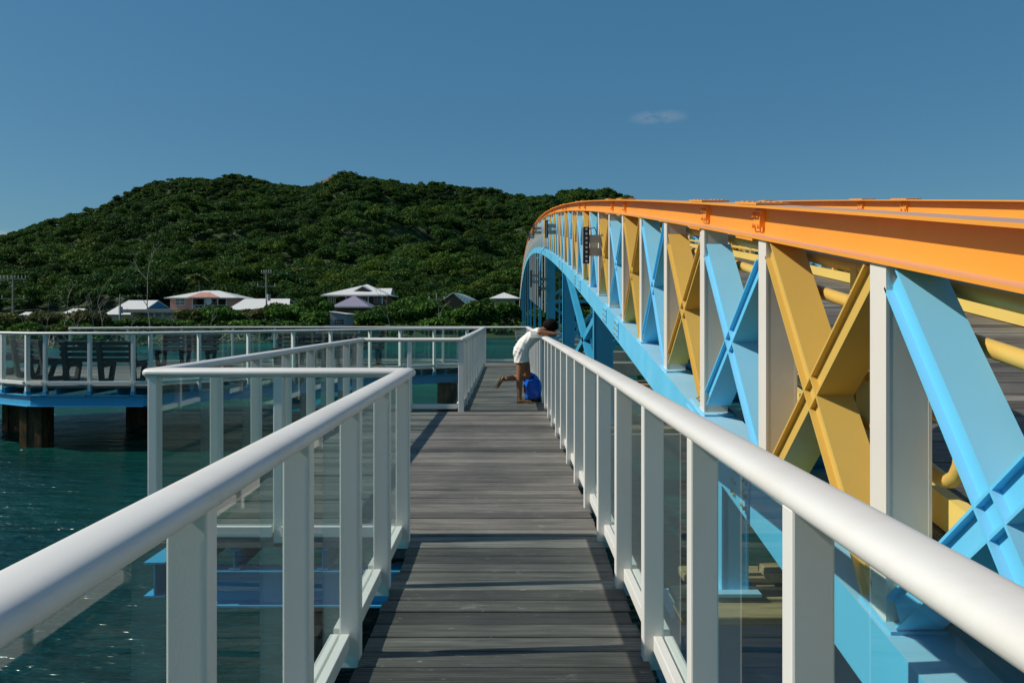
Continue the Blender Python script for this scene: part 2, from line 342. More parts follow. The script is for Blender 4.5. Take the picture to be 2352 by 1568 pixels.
def quads_mesh(name, P, Nn, size, mat, tint=None, elong=1.5, extra=None, rs=None):
    n = len(P); rs = rs or np.random.RandomState(1)
    a = np.cross(Nn, rs.normal(size=(n, 3))); a /= np.linalg.norm(a, axis=1)[:, None]+1e-9
    b = np.cross(Nn, a); b /= np.linalg.norm(b, axis=1)[:, None]+1e-9
    sz = (size*(.6+.8*rs.rand(n)))[:, None] if np.ndim(size) == 0 else (size*(.6+.8*rs.rand(n)))[:, None]
    a = a*sz*elong; b = b*sz
    V = np.stack([P-a, P-b*.8+Nn*sz*.15, P+a, P+b*.8-Nn*sz*.1], 1).reshape(-1, 3)
    me = bpy.data.meshes.new(name)
    me.vertices.add(4*n); me.vertices.foreach_set('co', V.astype(np.float32).ravel())
    me.loops.add(4*n); me.loops.foreach_set('vertex_index', np.arange(4*n, dtype=np.int32))
    me.polygons.add(n); me.polygons.foreach_set('loop_start', np.arange(0, 4*n, 4, dtype=np.int32))
    me.update(calc_edges=True)
    if tint is not None:
        at = me.color_attributes.new('tint', 'FLOAT_COLOR', 'POINT'); c = np.ones((4*n, 4), np.float32); c[:, :3] = np.repeat(tint, 4, 0); at.data.foreach_set('color', c.ravel())
    me.materials.append(mat); return me
def crown_points(rs, n, rx, ry, rz, blobs=9, hang=.55):
    # leaves over the skins of several overlapping clumps
    c = rs.normal(size=(blobs, 3)); c /= np.linalg.norm(c, axis=1)[:, None]; c *= (.35+.45*rs.rand(blobs))[:, None]; c[:, 2] = np.abs(c[:, 2])*.9-.15
    br = .30+.28*rs.rand(blobs); k = rs.choice(blobs, n, p=(br**2)/sum(br**2))
    d = rs.normal(size=(n, 3)); d /= np.linalg.norm(d, axis=1)[:, None]; d[:, 2] = np.where(rs.rand(n) < hang, np.abs(d[:, 2]), d[:, 2])
    rad = br[k]*(.72+.33*rs.rand(n)**.5)
    P = c[k]+d*rad[:, None]; Nn = d+rs.normal(size=(n, 3))*.75; Nn /= np.linalg.norm(Nn, axis=1)[:, None]
    return P*np.array([rx, ry, rz]), Nn

# the far wooded hillside (one mass)
def hill_forest():
    rs = np.random.RandomState(11); Ps = []; Ns = []; Ts = []; Ss = []
    y = 176.0
    while y < RIDGE_D+14:
        step = 4.1 if y < 350 else 3.5 if y < 400 else 2.9
        x = -0.78*y-12
        while x < .34*y+8:
            px = x+rs.uniform(-2, 2); py = y+rs.uniform(-2.3, 2.3); x += step*rs.uniform(.8, 1.25)
            t = rs.rand(); r = (2.3+3.0*rs.rand()**1.6)*(.55 if py > 400 else .7 if py > 350 else .85)
            n = int(440*(1+.2*r)*(1.2 if py < 260 else .75 if py < 400 else .6))
            P, Nn = crown_points(rs, n, r, r, r*(.6+.35*rs.rand()), 9, .8)
            z = float(ground(px, py)); P = P+np.array([px, py, z+r*.5+.8+(1.8 if py < 380 else .7)*rs.rand()])
            base = np.array([1, 1, 1.])*rs.uniform(.8, 1.2); hue = rs.rand()
            if hue < .14: base = base*np.array([1.45, 1.2, .85])
            elif hue < .3: base = base*np.array([.75, .9, 1.25])
            elif hue > .95: base = base*np.array([1.9, 1.35, 1.1])
            Ps.append(P); Ns.append(Nn); Ts.append(np.tile(base, (n, 1))); Ss.append(np.full(n, .125+.022*r+.0003*(py-180)))
        y += step*.82
    P = np.concatenate(Ps); Nn = np.concatenate(Ns); T = np.concatenate(Ts); S = np.concatenate(Ss)
    me = quads_mesh('hillside_forest', P, Nn, S, M['hillleaf'], T, 1.3, rs=rs)
    o = link('hillside_forest', me, None); tag(o, kind='stuff'); print('forest quads', len(P))
hill_forest()
# undergrowth along the shore and round the houses
def undergrowth():
    rs = np.random.RandomState(5); Ps = []; Ns = []; Ss = []
    for i in range(1300):
        x = rs.uniform(-100, 55); sh = float(shore(x)); dd = rs.rand()**1.3*60; y = sh+1.2+dd
        if x/ y < -.75: continue
        pxx = 1176+1829*x/y
        if 735 < pxx < 825 and y < 100: continue
        if 262 < pxx < 425 and dd > 7: continue
        r = rs.uniform(.6, 1.25)*(1 if dd < 13 else .5); n = 190
        P, Nn = crown_points(rs, n, r, r, r*.75, 5, .6); z = float(ground(x, y)); Ps.append(P+np.array([x, y, z+.45*r])); Ns.append(Nn); Ss.append(np.full(n, .17))
    P = np.concatenate(Ps); me = quads_mesh('undergrowth', P, np.concatenate(Ns), np.concatenate(Ss), M['mangrove'], None, 1.3, rs=rs)
    tag(link('undergrowth', me, None), kind='stuff')
undergrowth()
# rock outcrop on the summit
def rock(px, py, w_, h_, D, name_label):
    rs = random.Random(px); bm = bmesh.new(); bmesh.ops.create_icosphere(bm, subdivisions=4, radius=1)
    W = w_/1829*D/2; H = h_/1829*D/2
    for v in bm.verts:
        n = 1+.12*math.sin(v.co.x*7+v.co.z*5)+.1*math.sin(v.co.x*13+v.co.y*9)+rs.uniform(-.04,.04)
        v.co = Vector((v.co.x*W*n, v.co.y*W*.5*n, v.co.z*H*n))
    me = bpy.data.meshes.new('rock_outcrop'); bm.to_mesh(me); bm.free(); o = link('rock_outcrop', me, M['rock'])
    o.location = ((px-1176)/1829*D, D, EYE+(724-py)/1829*D); tag(o, name_label, 'rock')
rock(778, 425, 74, 40, RIDGE_D-1, 'reddish brown rock face on the middle summit of the wooded hill')
rock(865, 432, 66, 16, RIDGE_D+2, 'low dark rock shelf on the ridge right of the summit')

# ------------------------------------------------------------ trees near the shore
def pick(px, Y): return (px-1176)/1829*Y
def tree_mesh(seed, n, leaf, rz=.8, blobs=11):
    rs = np.random.RandomState(seed); P, Nn = crown_points(rs, n, 1, 1, rz, blobs, .55); return P, Nn, rs
def shrub(px, top, wpx, Y, mat, label, cat='tree', name='mangrove_tree', seed=0, group=None, base=None, dens=1.0):
    x = pick(px, Y); z0 = float(ground(x, Y)) if base is None else base
    ztop = EYE+(724-top)/1829*Y; H = max(1.2, ztop-z0); W = wpx/1829*Y/2
    rs = np.random.RandomState(seed); rz = H*.46
    n = int(min(5200, 900+W*H*190)*dens)
    P, Nn = crown_points(rs, n, W, W*.85, rz, 12, .5); P = P+np.array([0, 0, H-rz*1.02])
    P[:, 2] = np.minimum(P[:, 2], H+.1)
    root = empty(name, (x, Y, z0)); tag(root, label, cat, group)
    c = link('crown', quads_mesh('crown', P, Nn, .16 if Y > 80 else .13, mat, None, 1.25, rs=rs), None, root, world=False)
    t = MB(); rr = random.Random(seed)
    for k in range(3):
        a = rr.uniform(0, 6.28); q = [(rr.uniform(-.2,.2), rr.uniform(-.2,.2), -.3)]
        for j in range(1, 5): q.append((math.cos(a)*W*.12*j+rr.uniform(-.1,.1), math.sin(a)*W*.12*j+rr.uniform(-.1,.1), H*.19*j))
        t.tube(q, [.13,.11,.08,.05,.02], 6)
    t.build('trunk', M['bark'], root, smooth=True, world=False)
    return root
TREES = [ # px, top, width, Y, kind, label
 (20,716,90,84,'s','dry olive scrub tree at the left edge of the picture behind the platform'),
 (108,712,84,82,'s','dry olive scrub tree right of the far left utility pole'),
 (196,706,86,84,'s','olive scrub tree left of the house with the blue gable'),
 (262,735,110,88,'m','low dark mangrove below the white roof with the blue gable'),
 (330,728,100,90,'m','green mangrove below the flat concrete canopy'),
 (430,706,74,96,'s','yellowish scrub tree just left below the pink house'),
 (505,696,104,98,'m','broad dark mangrove in front of the right half of the pink house'),
 (590,702,92,100,'s','mixed olive bush below the long low white roof'),
 (658,688,98,100,'m','tall bright green mangrove at the right end of the long white roof'),
 (715,678,92,102,'m','tall dark green mangrove just left of the big hip roofed house'),
 (728,712,60,97,'m','low green bush left of the small grey hut'),
 (845,708,86,101,'m','green bush right of the small grey hut'),
 (905,692,100,104,'m','green mangrove between the hut and the second utility pole'),
 (958,668,96,118,'m','tall tree behind the dead trunk right of the big house'),
 (990,690,90,105,'m','dark mangrove behind the pole with the transformer'),
 (1050,700,86,104,'m','rounded mangrove under the green gabled roof'),
 (1105,688,92,104,'m','large round mangrove left of the small white hip roof'),
 (1160,692,96,106,'m','large glossy mangrove beside the far end of the bridge'),
 (1235,706,90,112,'m','mangrove seen under the bridge arch at its left pier'),
 (1300,700,110,114,'m','mangrove seen under the bridge between the blue columns'),
 (1390,704,120,116,'m','mangrove under the bridge behind the nearest tall blue column'),
 (1490,700,120,118,'m','mangrove beyond the truss behind the descending blue chord'),
 (80,738,80,74,'m','small green shoreline bush behind the corner of the platform'),
 (150,742,70,76,'s','low straggly shoreline bush above the left end of the far railing'),
 (395,738,90,92,'m','low green shore bush under the canopy columns'),
 (1010,728,90,100,'m','low bush at the waterline below the second pole'),
 (575,735,90,94,'m','low dark bush in the middle of the mangrove shore'),
 (672,738,90,95,'m','low dark bush left of the grey hut at the waterline'),
]
for i, (px, top, wp, Y, k, lab) in enumerate(TREES):
    shrub(px, top, wp*1.15, Y, M['mangrove'] if k == 'm' else M['scrub'], lab, name='mangrove_tree' if k == 'm' else 'scrub_tree', seed=100+i, group='trees along the far shore')
def deadtree(px, top, bot, Y, seed, label, lean=0.0, fork=True):
    x = pick(px, Y); zb = float(ground(x, Y))-.2; zt = EYE+(724-top)/1829*Y; rr = random.Random(seed); mb = MB(); H = zt-zb
    def branch(p, d, ln, r, lvl):
        pts = [p]; rs_ = [r]
        for i in range(5):
            d = (d+Vector((rr.uniform(-.22,.22), rr.uniform(-.2,.2), rr.uniform(-.05,.12)))).normalized(); p = p+d*ln/5; pts.append(p); rs_.append(r*(1-.15*(i+1)))
            if lvl < 3 and i >= 1 and rr.random() < (.75 if lvl < 2 else .45):
                a = rr.choice((-1, 1))*rr.uniform(.5, 1.0); branch(p, (d+Vector((a, rr.uniform(-.5,.5), rr.uniform(-.1,.4)))).normalized(), ln*rr.uniform(.3,.55), r*.5, lvl+1)
        mb.tube(pts, rs_, 5)
    branch(Vector((0,0,0)), Vector((lean, 0, 1)).normalized(), H*1.0, .03+H*.0075, 0 if fork else 1)
    o = mb.build('dead_tree', M['deadwood']); o.location = (x, Y, zb); tag(o, label, 'dead tree', 'bare dead trees on the shore')
DEAD = [(345,606,780,88,1,'tallest bare dead tree, right of the blue gable',.03),(140,684,770,78,2,'pale bare trunk left of the far railing end',.02),(237,690,770,80,3,'bare grey trunk beside the white roof with blue gable',.0),
 (222,696,760,79,4,'dark bare snag leaning left of the white roof',.05),(480,700,750,92,5,'thin bare tree in front of the pink house',.1),(575,716,760,93,6,'crooked bare branches below the long white roof',-.1),
 (897,674,730,100,7,'white dead trunk right of the big hip roofed house',.03),(1012,690,745,99,8,'thin bare stems beside the pole with the transformer',.0),(60,720,780,75,9,'low tangle of dead branches near the left utility pole',-.1),
 (100,722,780,73,10,'bleached dead branches at the waterline left of the railing',.25),(176,720,780,75,11,'thin bleached dead stem above the left end of the far rail',-.12),(300,722,770,82,12,'bare crooked stem under the canopy',.2),(400,728,770,86,13,'bare branches under the concrete canopy columns',-.2)]
for px, top, bot, Y, sd, lab, ln in DEAD: deadtree(px, top, bot, Y, sd, lab, ln)
def driftwood():
    rr = random.Random(4); mb = MB()
    for i in range(420):
        x = rr.uniform(-50, -18); y = float(shore(x))+rr.uniform(-.3, 3.5); z = float(ground(x, y)); a = rr.uniform(0, 6.28); l = rr.uniform(.4, 1.6); e = rr.uniform(-.1, 1.1)
        p = Vector((x, y, z)); d = Vector((math.cos(a)*math.cos(e), math.sin(a)*math.cos(e), math.sin(e)))*l
        mb.tube([p, p+d*.5+Vector((0,0,rr.uniform(-.1,.15))), p+d], [.05,.04,.015], 4)
    tag(mb.build('driftwood', M['deadwood']), kind='stuff')
driftwood()
def palm(px, crown_y, Y, label, seed, spread=2.6):
    x = pick(px, Y); z0 = float(ground(x, Y)); zt = EYE+(724-crown_y)/1829*Y; rr = random.Random(seed)
    root = empty('palm_tree', (x, Y, z0)); tag(root, label, 'palm tree')
    H = zt-z0; t = MB(); t.tube([(0,0,0),(.15,0,H*.35),(.1,0,H*.7),(0,0,H)], [.22,.17,.14,.12], 8); t.build('trunk', M['deadwood'], root, smooth=True, world=False)
    for k in range(16):
        a = k*2.399; el = rr.uniform(.1, 1.2); f = MB(); prev = None
        for i in range(15):
            s_ = i/14; r = spread*s_*math.cos(el*.6); z = H+spread*s_*math.sin(el)-spread*.75*s_*s_
            c = Vector((math.cos(a)*r, math.sin(a)*r, z)); side = Vector((-math.sin(a), math.cos(a), 0))
            if prev is not None:
                for sg in (-1, 1):
                    ln = .75*math.sin(min(1, s_*1.05+.1)*math.pi)*.9+.06
                    tip = c+side*sg*ln*.75+Vector((0,0,-ln*.55)); f.add([prev, c, tip, prev+(tip-c)*.95], [(0,1,2,3)])
            prev = c
        f.build('frond', M['palmleaf'], root, world=False)
palm(457, 640, 150, 'coconut palm with arching fronds behind the pink house roof', 1, 3.4)
palm(686, 622, 205, 'distant pale palm on the lower slope behind the long white roof', 2, 3.2)

# ------------------------------------------------------------ houses
def gable_hip(mb_uv, pts): pass
def roof_faces(faces, mat, parent, name='roof'):
    """faces: list of polygons (world points); UV x runs along the eave in metres"""
    me = bpy.data.meshes.new(name); vs = []; fs = []
    for f in faces: b = len(vs); vs.extend([tuple(p) for p in f]); fs.append(tuple(range(b, b+len(f))))
    me.from_pydata(vs, [], fs); me.update(); uv = me.uv_layers.new(name='UVMap')
    for p, f in zip(me.polygons, faces):
        e = (Vector(f[1])-Vector(f[0])); e.z = 0; e.normalize(); n = p.normal; up = n.cross(e)
        for li, vi in zip(p.loop_indices, p.vertices):
            c = me.vertices[vi].co; uv.data[li].uv = (c.dot(e)*1.0, c.dot(up))
    o = link(name, me, mat, parent); s = o.modifiers.new('thick', 'SOLIDIFY'); s.thickness = .12; s.offset = -1; return o
def hip(x0, x1, y0, y1, ze, zr, ov=.5, ridge=.35):
    x0 -= ov; x1 += ov; y0 -= ov; y1 += ov; ym = (y0+y1)/2; k = min((y1-y0)/2, (x1-x0)/2*.98)*1.0
    a, b, c, d = Vector((x0,y0,ze)), Vector((x1,y0,ze)), Vector((x1,y1,ze)), Vector((x0,y1,ze)); r0 = Vector((x0+k,ym,zr)); r1 = Vector((x1-k,ym,zr))
    return [[a,b,r1,r0],[b,c,r1],[c,d,r0,r1],[d,a,r0]]
def window(parent, x, y, z, w_, h_, nx=2, ny=2, frame='white'):
    f = MB(); t = .06
    f.box(x-w_/2-t, y-.05, z-t, x-w_/2, y+.02, z+h_+t); f.box(x+w_/2, y-.05, z-t, x+w_/2+t, y+.02, z+h_+t); f.box(x-w_/2, y-.052, z-t, x+w_/2, y+.02, z); f.box(x-w_/2, y-.052, z+h_, x+w_/2, y+.02, z+h_+t)
    for i in range(1, nx): f.box(x-w_/2+w_*i/nx-.03, y-.045, z, x-w_/2+w_*i/nx+.03, y+.015, z+h_)
    for i in range(1, ny): f.box(x-w_/2, y-.043, z+h_*i/ny-.03, x+w_/2, y+.013, z+h_*i/ny+.03)
    o = f.build('window', M[frame], parent); p = MB(); p.box(x-w_/2, y-.02, z, x+w_/2, y-.005, z+h_); p.build('pane', M['wglass'], o)
    return o
def hx(px, Y): return pick(px, Y)
def hz(py, Y): return EYE+(724-py)/1829*Y
# A white roof with blue gable
Y = 118; root = empty('cottage', (hx(300,Y), Y+3, 0)); tag(root, 'white metal roofed cottage with a blue gable end facing right', 'house')
x0, x1 = hx(238,Y), hx(362,Y); ze = hz(722,Y); zr = hz(688.5,Y); xm = hx(340,Y); xr = hx(324,Y)
yA, yB = Y, Y+7
roof_faces([[(x0,yA,ze),(hx(318,Y),yA,ze),(xm,Y+3.5,zr),(x0+2.0,Y+3.5,zr)], [(x0+2.0,Y+3.5,zr),(xm,Y+3.5,zr),(x1+.3,yB,ze),(x0,yB,ze)]], M['roof_white'], root)
g = MB(); g.add([(hx(318,Y),yA+.1,ze-.02),(x1+.2,yB,ze-.02),(xm-.02,Y+3.5,zr-.1)], [(0,1,2)]); s_ = g.build('gable', M['bluewall'], root); m_ = s_.modifiers.new('t','SOLIDIFY'); m_.thickness=.15
wb = MB(); zb = float(ground(x0, Y))-.3; wb.add([(x0+.5,yA+.4,zb),(hx(316,Y),yA+.4,zb),(x1-.3,yB-.3,zb),(x0+.5,yB-.3,zb),(x0+.5,yA+.4,ze),(hx(316,Y),yA+.4,ze),(x1-.3,yB-.3,ze),(x0+.5,yB-.3,ze)], [(0,1,5,4),(1,2,6,5),(2,3,7,6),(3,0,4,7)]); wb.build('wall', M['creamwall'], root)
# concrete canopy
Y = 114; root = empty('concrete_canopy', (hx(345,Y), Y, 0)); tag(root, 'flat concrete canopy on square columns beside the blue gabled cottage', 'canopy')
s_ = MB(); s_.box(hx(272,Y),Y,hz(718,Y),hx(418,Y),Y+5,hz(710,Y)); s_.build('slab', M['concrete'], root, bevel=.03)
for px in (300, 352, 371, 408):
    c = MB(); x = hx(px,Y); c.box(x-.18,Y+.4,float(ground(x,Y))-.3,x+.18,Y+.76,hz(718,Y)); c.build('column', M['creamwall'], root)
# pink house
Y = 128; root = empty('pink_house', (hx(465,Y), Y+5, 0)); tag(root, 'pink walled house with pale hip roof, verandah and satellite dish', 'house')
x0, x1 = hx(391,Y), hx(540,Y); ze = hz(683.5,Y); zr = hz(667,Y); zb = float(ground(x0,Y))-.3
roof_faces(hip(x0,x1,Y,Y+8,ze,zr+.1,.6), M['roof_white'], root)
vx0, vx1 = hx(441,Y), hx(521,Y)
wl = MB(); wl.box(x0,Y,zb,vx0,Y+8,ze); wl.box(vx1,Y,zb,x1,Y+8,ze); wl.box(vx0,Y+2.2,zb,vx1,Y+7.9,ze); wl.box(vx0,Y+.001,zb,vx1,Y+2.2,hz(709,Y)); wl.build('wall', M['pinkwall'], root)
gb = MB(); gb.add([(vx0-.4,Y-.9,ze+.05),(vx1-.8,Y-.9,ze+.05),(hx(484,Y),Y-.3,ze+.85),(hx(464,Y),Y-.3,ze+.85)], [(0,1,2,3)]); g_=gb.build('gable', M['pinkwall'], root); g_.modifiers.new('t','SOLIDIFY').thickness=.1
fb = MB(); fb.box(x0-.7,Y-.75,ze-.14,x1+.7,Y-.60,ze+.02); fb.build('fascia', M['white'], root)
dk = MB(); dk.box(vx0+.05,Y+2.1,hz(706,Y),vx1-.05,Y+2.19,ze-.2); dk.build('verandah_screen', M['dark'], root)
rl = MB(); z1 = hz(700,Y); z2 = hz(708,Y)
rl.box(vx0,Y+.05,z1-.06,vx1,Y+.12,z1); rl.box(vx0,Y+.05,z2,vx1,Y+.12,z2+.06); k = 8
for i in range(k):
    a = vx0+(vx1-vx0)*i/k; b = vx0+(vx1-vx0)*(i+1)/k
    rl.bar((a,Y+.09,z2),(b,Y+.09,z1),.04,.05); rl.bar((a,Y+.08,z1),(b,Y+.08,z2),.04,.05)
rl.build('verandah_rail', M['white'], root)
for px in (442, 470, 500, 520):
    c = MB(); x = hx(px,Y); c.box(x-.07,Y-.02,hz(709,Y),x+.07,Y+.12,ze); c.build('column', M['white'], root)
window(root, hx(414,Y), Y, hz(700,Y), 1.5, 1.0)
d_ = MB(); cx = hx(483,Y); cz = hz(692,Y); ring = [];
for r_ in (0,.2,.4,.55):
    ring.append([(cx+r_*math.cos(q*math.pi/8), Y-.75+.25*(1-(r_/.55)**2), cz+r_*math.sin(q*math.pi/8)) for q in range(16)])
d_.sweep(ring, caps=False); d_.tube([(cx,Y-.5,cz),(cx,Y-.1,cz-.4),(cx,Y+.1,cz-.9)], .04, 6); d_.build('satellite_dish', M['rail'], root, smooth=True)
# long low white roof
Y = 112; root = empty('low_house', (hx(585,Y), Y+3, 0)); tag(root, 'low building with a long plain white metal roof right of the pink house', 'house')
x0, x1 = hx(524,Y), hx(648,Y); ze = hz(711,Y); zr = hz(684.5,Y)
roof_faces([[(x0-.2,Y,ze),(x1+1,Y,ze),(x1,Y+4,zr),(hx(541,Y),Y+4,zr)],[(hx(541,Y),Y+4,zr),(x1,Y+4,zr),(x1+1,Y+8,ze),(x0-.2,Y+8,ze)],[(x0-.2,Y+8,ze),(x0-.2,Y,ze),(hx(541,Y),Y+4,zr)]], M['roof_white'], root)
wl = MB(); wl.box(x0+.3,Y+.4,float(ground(x0,Y))-.3,x1,Y+7.6,ze); wl.build('wall', M['creamwall'], root)
# big hip roofed house
Y = 132; root = empty('large_house', (hx(815,Y), Y+5, 0)); tag(root, 'large two storey house with white hip roof and small gablet vent', 'house')
x0, x1 = hx(752,Y), hx(880,Y); ze = hz(677.5,Y); zr = hz(650,Y); zb = float(ground(x0,Y))-.3
xa, xb = x0-.9, x1+.9
apex = Vector((hx(830,Y), Y+5.5, zr))
roof_faces([[(xa,Y-.8,ze),(xb,Y-.8,ze),apex],[(xb,Y-.8,ze),(xb,Y+11.8,ze),apex],[(xb,Y+11.8,ze),(xa,Y+11.8,ze),apex],[(xa,Y+11.8,ze),(xa,Y-.8,ze),apex]], M['roof_white'], root)
zc = hz(658,Y); xw0, xw1 = hx(786,Y), hx(886,Y)
roof_faces([[(xw0-.3,Y+5.2,zc-1.3),(xw1,Y+5.2,zc-1.3),(xw1-.2,Y+8.5,zc),(xw0,Y+8.5,zc)],[(xw0,Y+8.5,zc),(xw1-.2,Y+8.5,zc),(xw1,Y+11.8,zc-1.3),(xw0-.3,Y+11.8,zc-1.3)]], M['roof_white'], root, 'side_roof')
gx = hx(830,Y); gz = hz(669,Y)
roof_faces([[(gx-1.9,Y+1.4,gz-.05),(gx,Y+.9,gz+.95),(gx,Y+4,gz+1.0),(gx-1.9,Y+2.2,gz-.02)],[(gx,Y+.9,gz+.95),(gx+1.9,Y+1.4,gz-.05),(gx+1.9,Y+2.2,gz-.02),(gx,Y+4,gz+1.0)]], M['roof_white'], root, 'gablet_roof')
v_ = MB(); v_.add([(gx-1.5,Y+1.25,gz+.05),(gx+1.5,Y+1.25,gz+.05),(gx,Y+1.1,gz+.75)],[(0,1,2)]); v_.build('gablet_vent', M['dark'], root)
wl = MB(); wl.box(hx(772,Y),Y+2.2,zb,x1,Y+10,ze); wl.box(x0+.2,Y,zb,x1,Y+2.2,hz(697,Y)); wl.build('wall', M['brownwall'], root)
fb = MB(); fb.box(xa,Y-.85,ze-.22,xb,Y-.72,ze+.03); fb.build('fascia', M['white'], root)
for px in (754,758,762,766,770,795,846,878):
    c = MB(); x = hx(px,Y); wd = .07 if px < 775 else .09; c.box(x-wd,Y-.1,hz(698,Y),x+wd,Y+.1,ze); c.build('column', M['creamwall'] if px < 775 else M['white'], root)
for px in (806, 826, 862): window(root, hx(px,Y), Y+2.2, hz(694,Y), 1.1, 1.0)
# purple roof annex
Y = 122; root = empty('annex', (hx(805,Y), Y+4, 0)); tag(root, 'small annex with a faded purple grey hip roof in front of the large house', 'house')
x0, x1 = hx(767,Y), hx(842,Y); ze = hz(703,Y); zr = hz(677.5,Y); xa, xb = hx(762,Y), hx(848,Y); ap = Vector((hx(803,Y),Y+3.5,zr))
roof_faces([[(xa,Y,ze),(xb,Y,ze),ap],[(xb,Y,ze),(xb,Y+7,ze),ap],[(xb,Y+7,ze),(xa,Y+7,ze),ap],[(xa,Y+7,ze),(xa,Y,ze),ap]], M['roof_purple'], root)
wl = MB(); wl.box(x0,Y+.5,float(ground(x0,Y))-.3,x1,Y+6.5,ze); wl.build('wall', M['brownwall'], root)
fb = MB(); fb.box(xa,Y-.1,ze-.22,hx(868,Y),Y+.03,ze-.04); fb.build('fascia', M['white'], root)
# hut
Y = 96; root = empty('hut', (hx(780,Y), Y+1.4, 0)); tag(root, 'small grey hut with a barred window and sloping white roof by the water', 'hut')
x0, x1 = hx(758,Y), hx(803,Y); zb = WATER-.1; zt = hz(717,Y)
wl = MB(); wl.add([(x0,Y,zb),(x1-.5,Y,zb),(x1,Y+2.4,zb),(x0,Y+2.4,zb),(x0,Y,zt),(x1-.5,Y,zt-.35),(x1,Y+2.4,zt-.35),(x0,Y+2.4,zt)], [(0,1,5,4),(1,2,6,5),(2,3,7,6),(3,0,4,7)]); wl.build('wall', M['greywall'], root)
rf = MB(); rf.add([(x0-.1,Y-.15,zt+.02),(x1-.3,Y-.15,zt-.30),(x1+.25,Y+2.6,zt-.32),(x0-.1,Y+2.6,zt+.02)], [(0,1,2,3)]); r_=rf.build('roof', M['white'], root); r_.modifiers.new('t','SOLIDIFY').thickness=.1
wn = MB(); xx = hx(779,Y); wn.box(xx-.55,Y-.03,hz(744,Y),xx+.55,Y-.01,hz(734,Y)); wn.build('window', M['dark'], root)
br = MB()
for i in range(1,4): br.box(xx-.55+i*.275-.025,Y-.05,hz(744,Y),xx-.55+i*.275+.025,Y-.032,hz(734,Y))
br.box(xx-.55,Y-.053,hz(739.3,Y),xx+.55,Y-.034,hz(738.2,Y)); br.build('window_bars', M['greywall'], root)
# green gabled
Y = 128; root = empty('green_gabled_house', (hx(1058,Y), Y+4, 0)); tag(root, 'house with a pale green and white gabled roof left of the bridge', 'house')
ap = Vector((hx(1040,Y),Y,hz(671,Y))); ap2 = Vector((hx(1062,Y),Y+8,hz(674,Y))); zl = hz(698,Y)
roof_faces([[(hx(1017,Y),Y,hz(687,Y)),ap,ap2,(hx(1030,Y),Y+8,hz(690,Y))],[ap,(hx(1072,Y),Y,hz(698,Y)),(hx(1100,Y),Y+8,hz(692,Y)),ap2]], M['roof_green'], root)
wl = MB(); wl.add([(hx(1022,Y),Y+.3,hz(688,Y)-2.5),(hx(1068,Y),Y+.3,hz(688,Y)-2.5),(hx(1068,Y),Y+.3,hz(696,Y)),(hx(1040,Y),Y+.3,hz(674,Y)),(hx(1022,Y),Y+.3,hz(686,Y))], [(0,1,2,3,4)]); w2_=wl.build('wall', M['brownwall'], root); w2_.modifiers.new('t','SOLIDIFY').thickness=.2
# right hip
Y = 126; root = empty('right_house', (hx(1158,Y), Y+4, 0)); root.name = 'hip_roofed_house'; tag(root, 'house with small white hip roof just left of the bridge end', 'house')
x0, x1 = hx(1131,Y), hx(1188,Y); ze = hz(685,Y); zr = hz(670,Y); ap = Vector((hx(1157,Y),Y+3.5,zr)); xa, xb = x0-.5, x1+.5
roof_faces([[(xa,Y-.5,ze),(xb,Y-.5,ze),ap],[(xb,Y-.5,ze),(xb,Y+7.5,ze),ap],[(xb,Y+7.5,ze),(xa,Y+7.5,ze),ap],[(xa,Y+7.5,ze),(xa,Y-.5,ze),ap]], M['roof_white'], root)
wl = MB(); wl.box(x0+.3,Y+.3,float(ground(x0,Y))-.3,x1-.3,Y+7,ze); wl.build('wall', M['creamwall'], root)
# small roofs on the left
for px, top, ww, Y, lab in ((163,708,48,104,'small shack roof showing between dead trees on the left'), (46,716,26,106,'tiny pale roof at the foot of the left utility pole')):
    root = empty('shack', (hx(px,Y), Y+2, 0)); tag(root, lab, 'shack')
    W = ww/1829*Y/2; x = hx(px,Y); zt = hz(top,Y)
    roof_faces([[(x-W,Y,zt-.7),(x+W,Y,zt-.7),(x+W*.6,Y+2,zt),(x-W*.6,Y+2,zt)],[(x+W,Y,zt-.7),(x+W,Y+4,zt-.7),(x+W*.6,Y+2,zt)],[(x-W*.6,Y+2,zt),(x+W*.6,Y+2,zt),(x+W,Y+4,zt-.7),(x-W,Y+4,zt-.7)],[(x-W,Y+4,zt-.7),(x-W,Y,zt-.7),(x-W*.6,Y+2,zt)]], M['roof_white'], root)
    wl = MB(); wl.box(x-W*.85,Y+.3,float(ground(x,Y))-.3,x+W*.85,Y+3.7,zt-.7); wl.build('wall', M['brownwall'], root)
# utility poles
def upole(px, top, Y, label, arms, box=None):
    x = hx(px,Y); z0 = float(ground(x,Y))-.3; zt = hz(top,Y); root = empty('utility_pole', (x,Y,z0)); tag(root, label, 'utility pole', 'utility poles')
    p = MB(); p.tube([(x,Y,z0),(x,Y,zt)], [.13,.09], 10); p.build('pole', M['pole'], root, smooth=True)
    for dz, hw, ni, lift in arms:
        a = MB(); a.box(x-hw,Y-.08,zt-dz-.06,x+hw,Y+.04,zt-dz+.06); a.build('crossarm', M['pole'], root)
        for i in range(ni):
            q = MB(); xi = x-hw+.1+(2*hw-.2)*i/max(1,ni-1); q.tube([(xi,Y,zt-dz+.06),(xi,Y,zt-dz+.2),(xi,Y,zt-dz+.28),(xi,Y,zt-dz+.42)], [.035,.035,.06,.035], 8); q.build('insulator', M['rail'], root)
    if box:
        b = MB(); b.tube([(x+box[0],Y-.25,zt-box[1]),(x+box[0],Y-.25,zt-box[1]-.9)], .26, 10); b.build('transformer', M['grey_metal'], root)
upole(30, 634, 102, 'tall utility pole with a wide crossarm at the far left', [(.35,1.7,8,0),(2.9,1.5,3,0)])
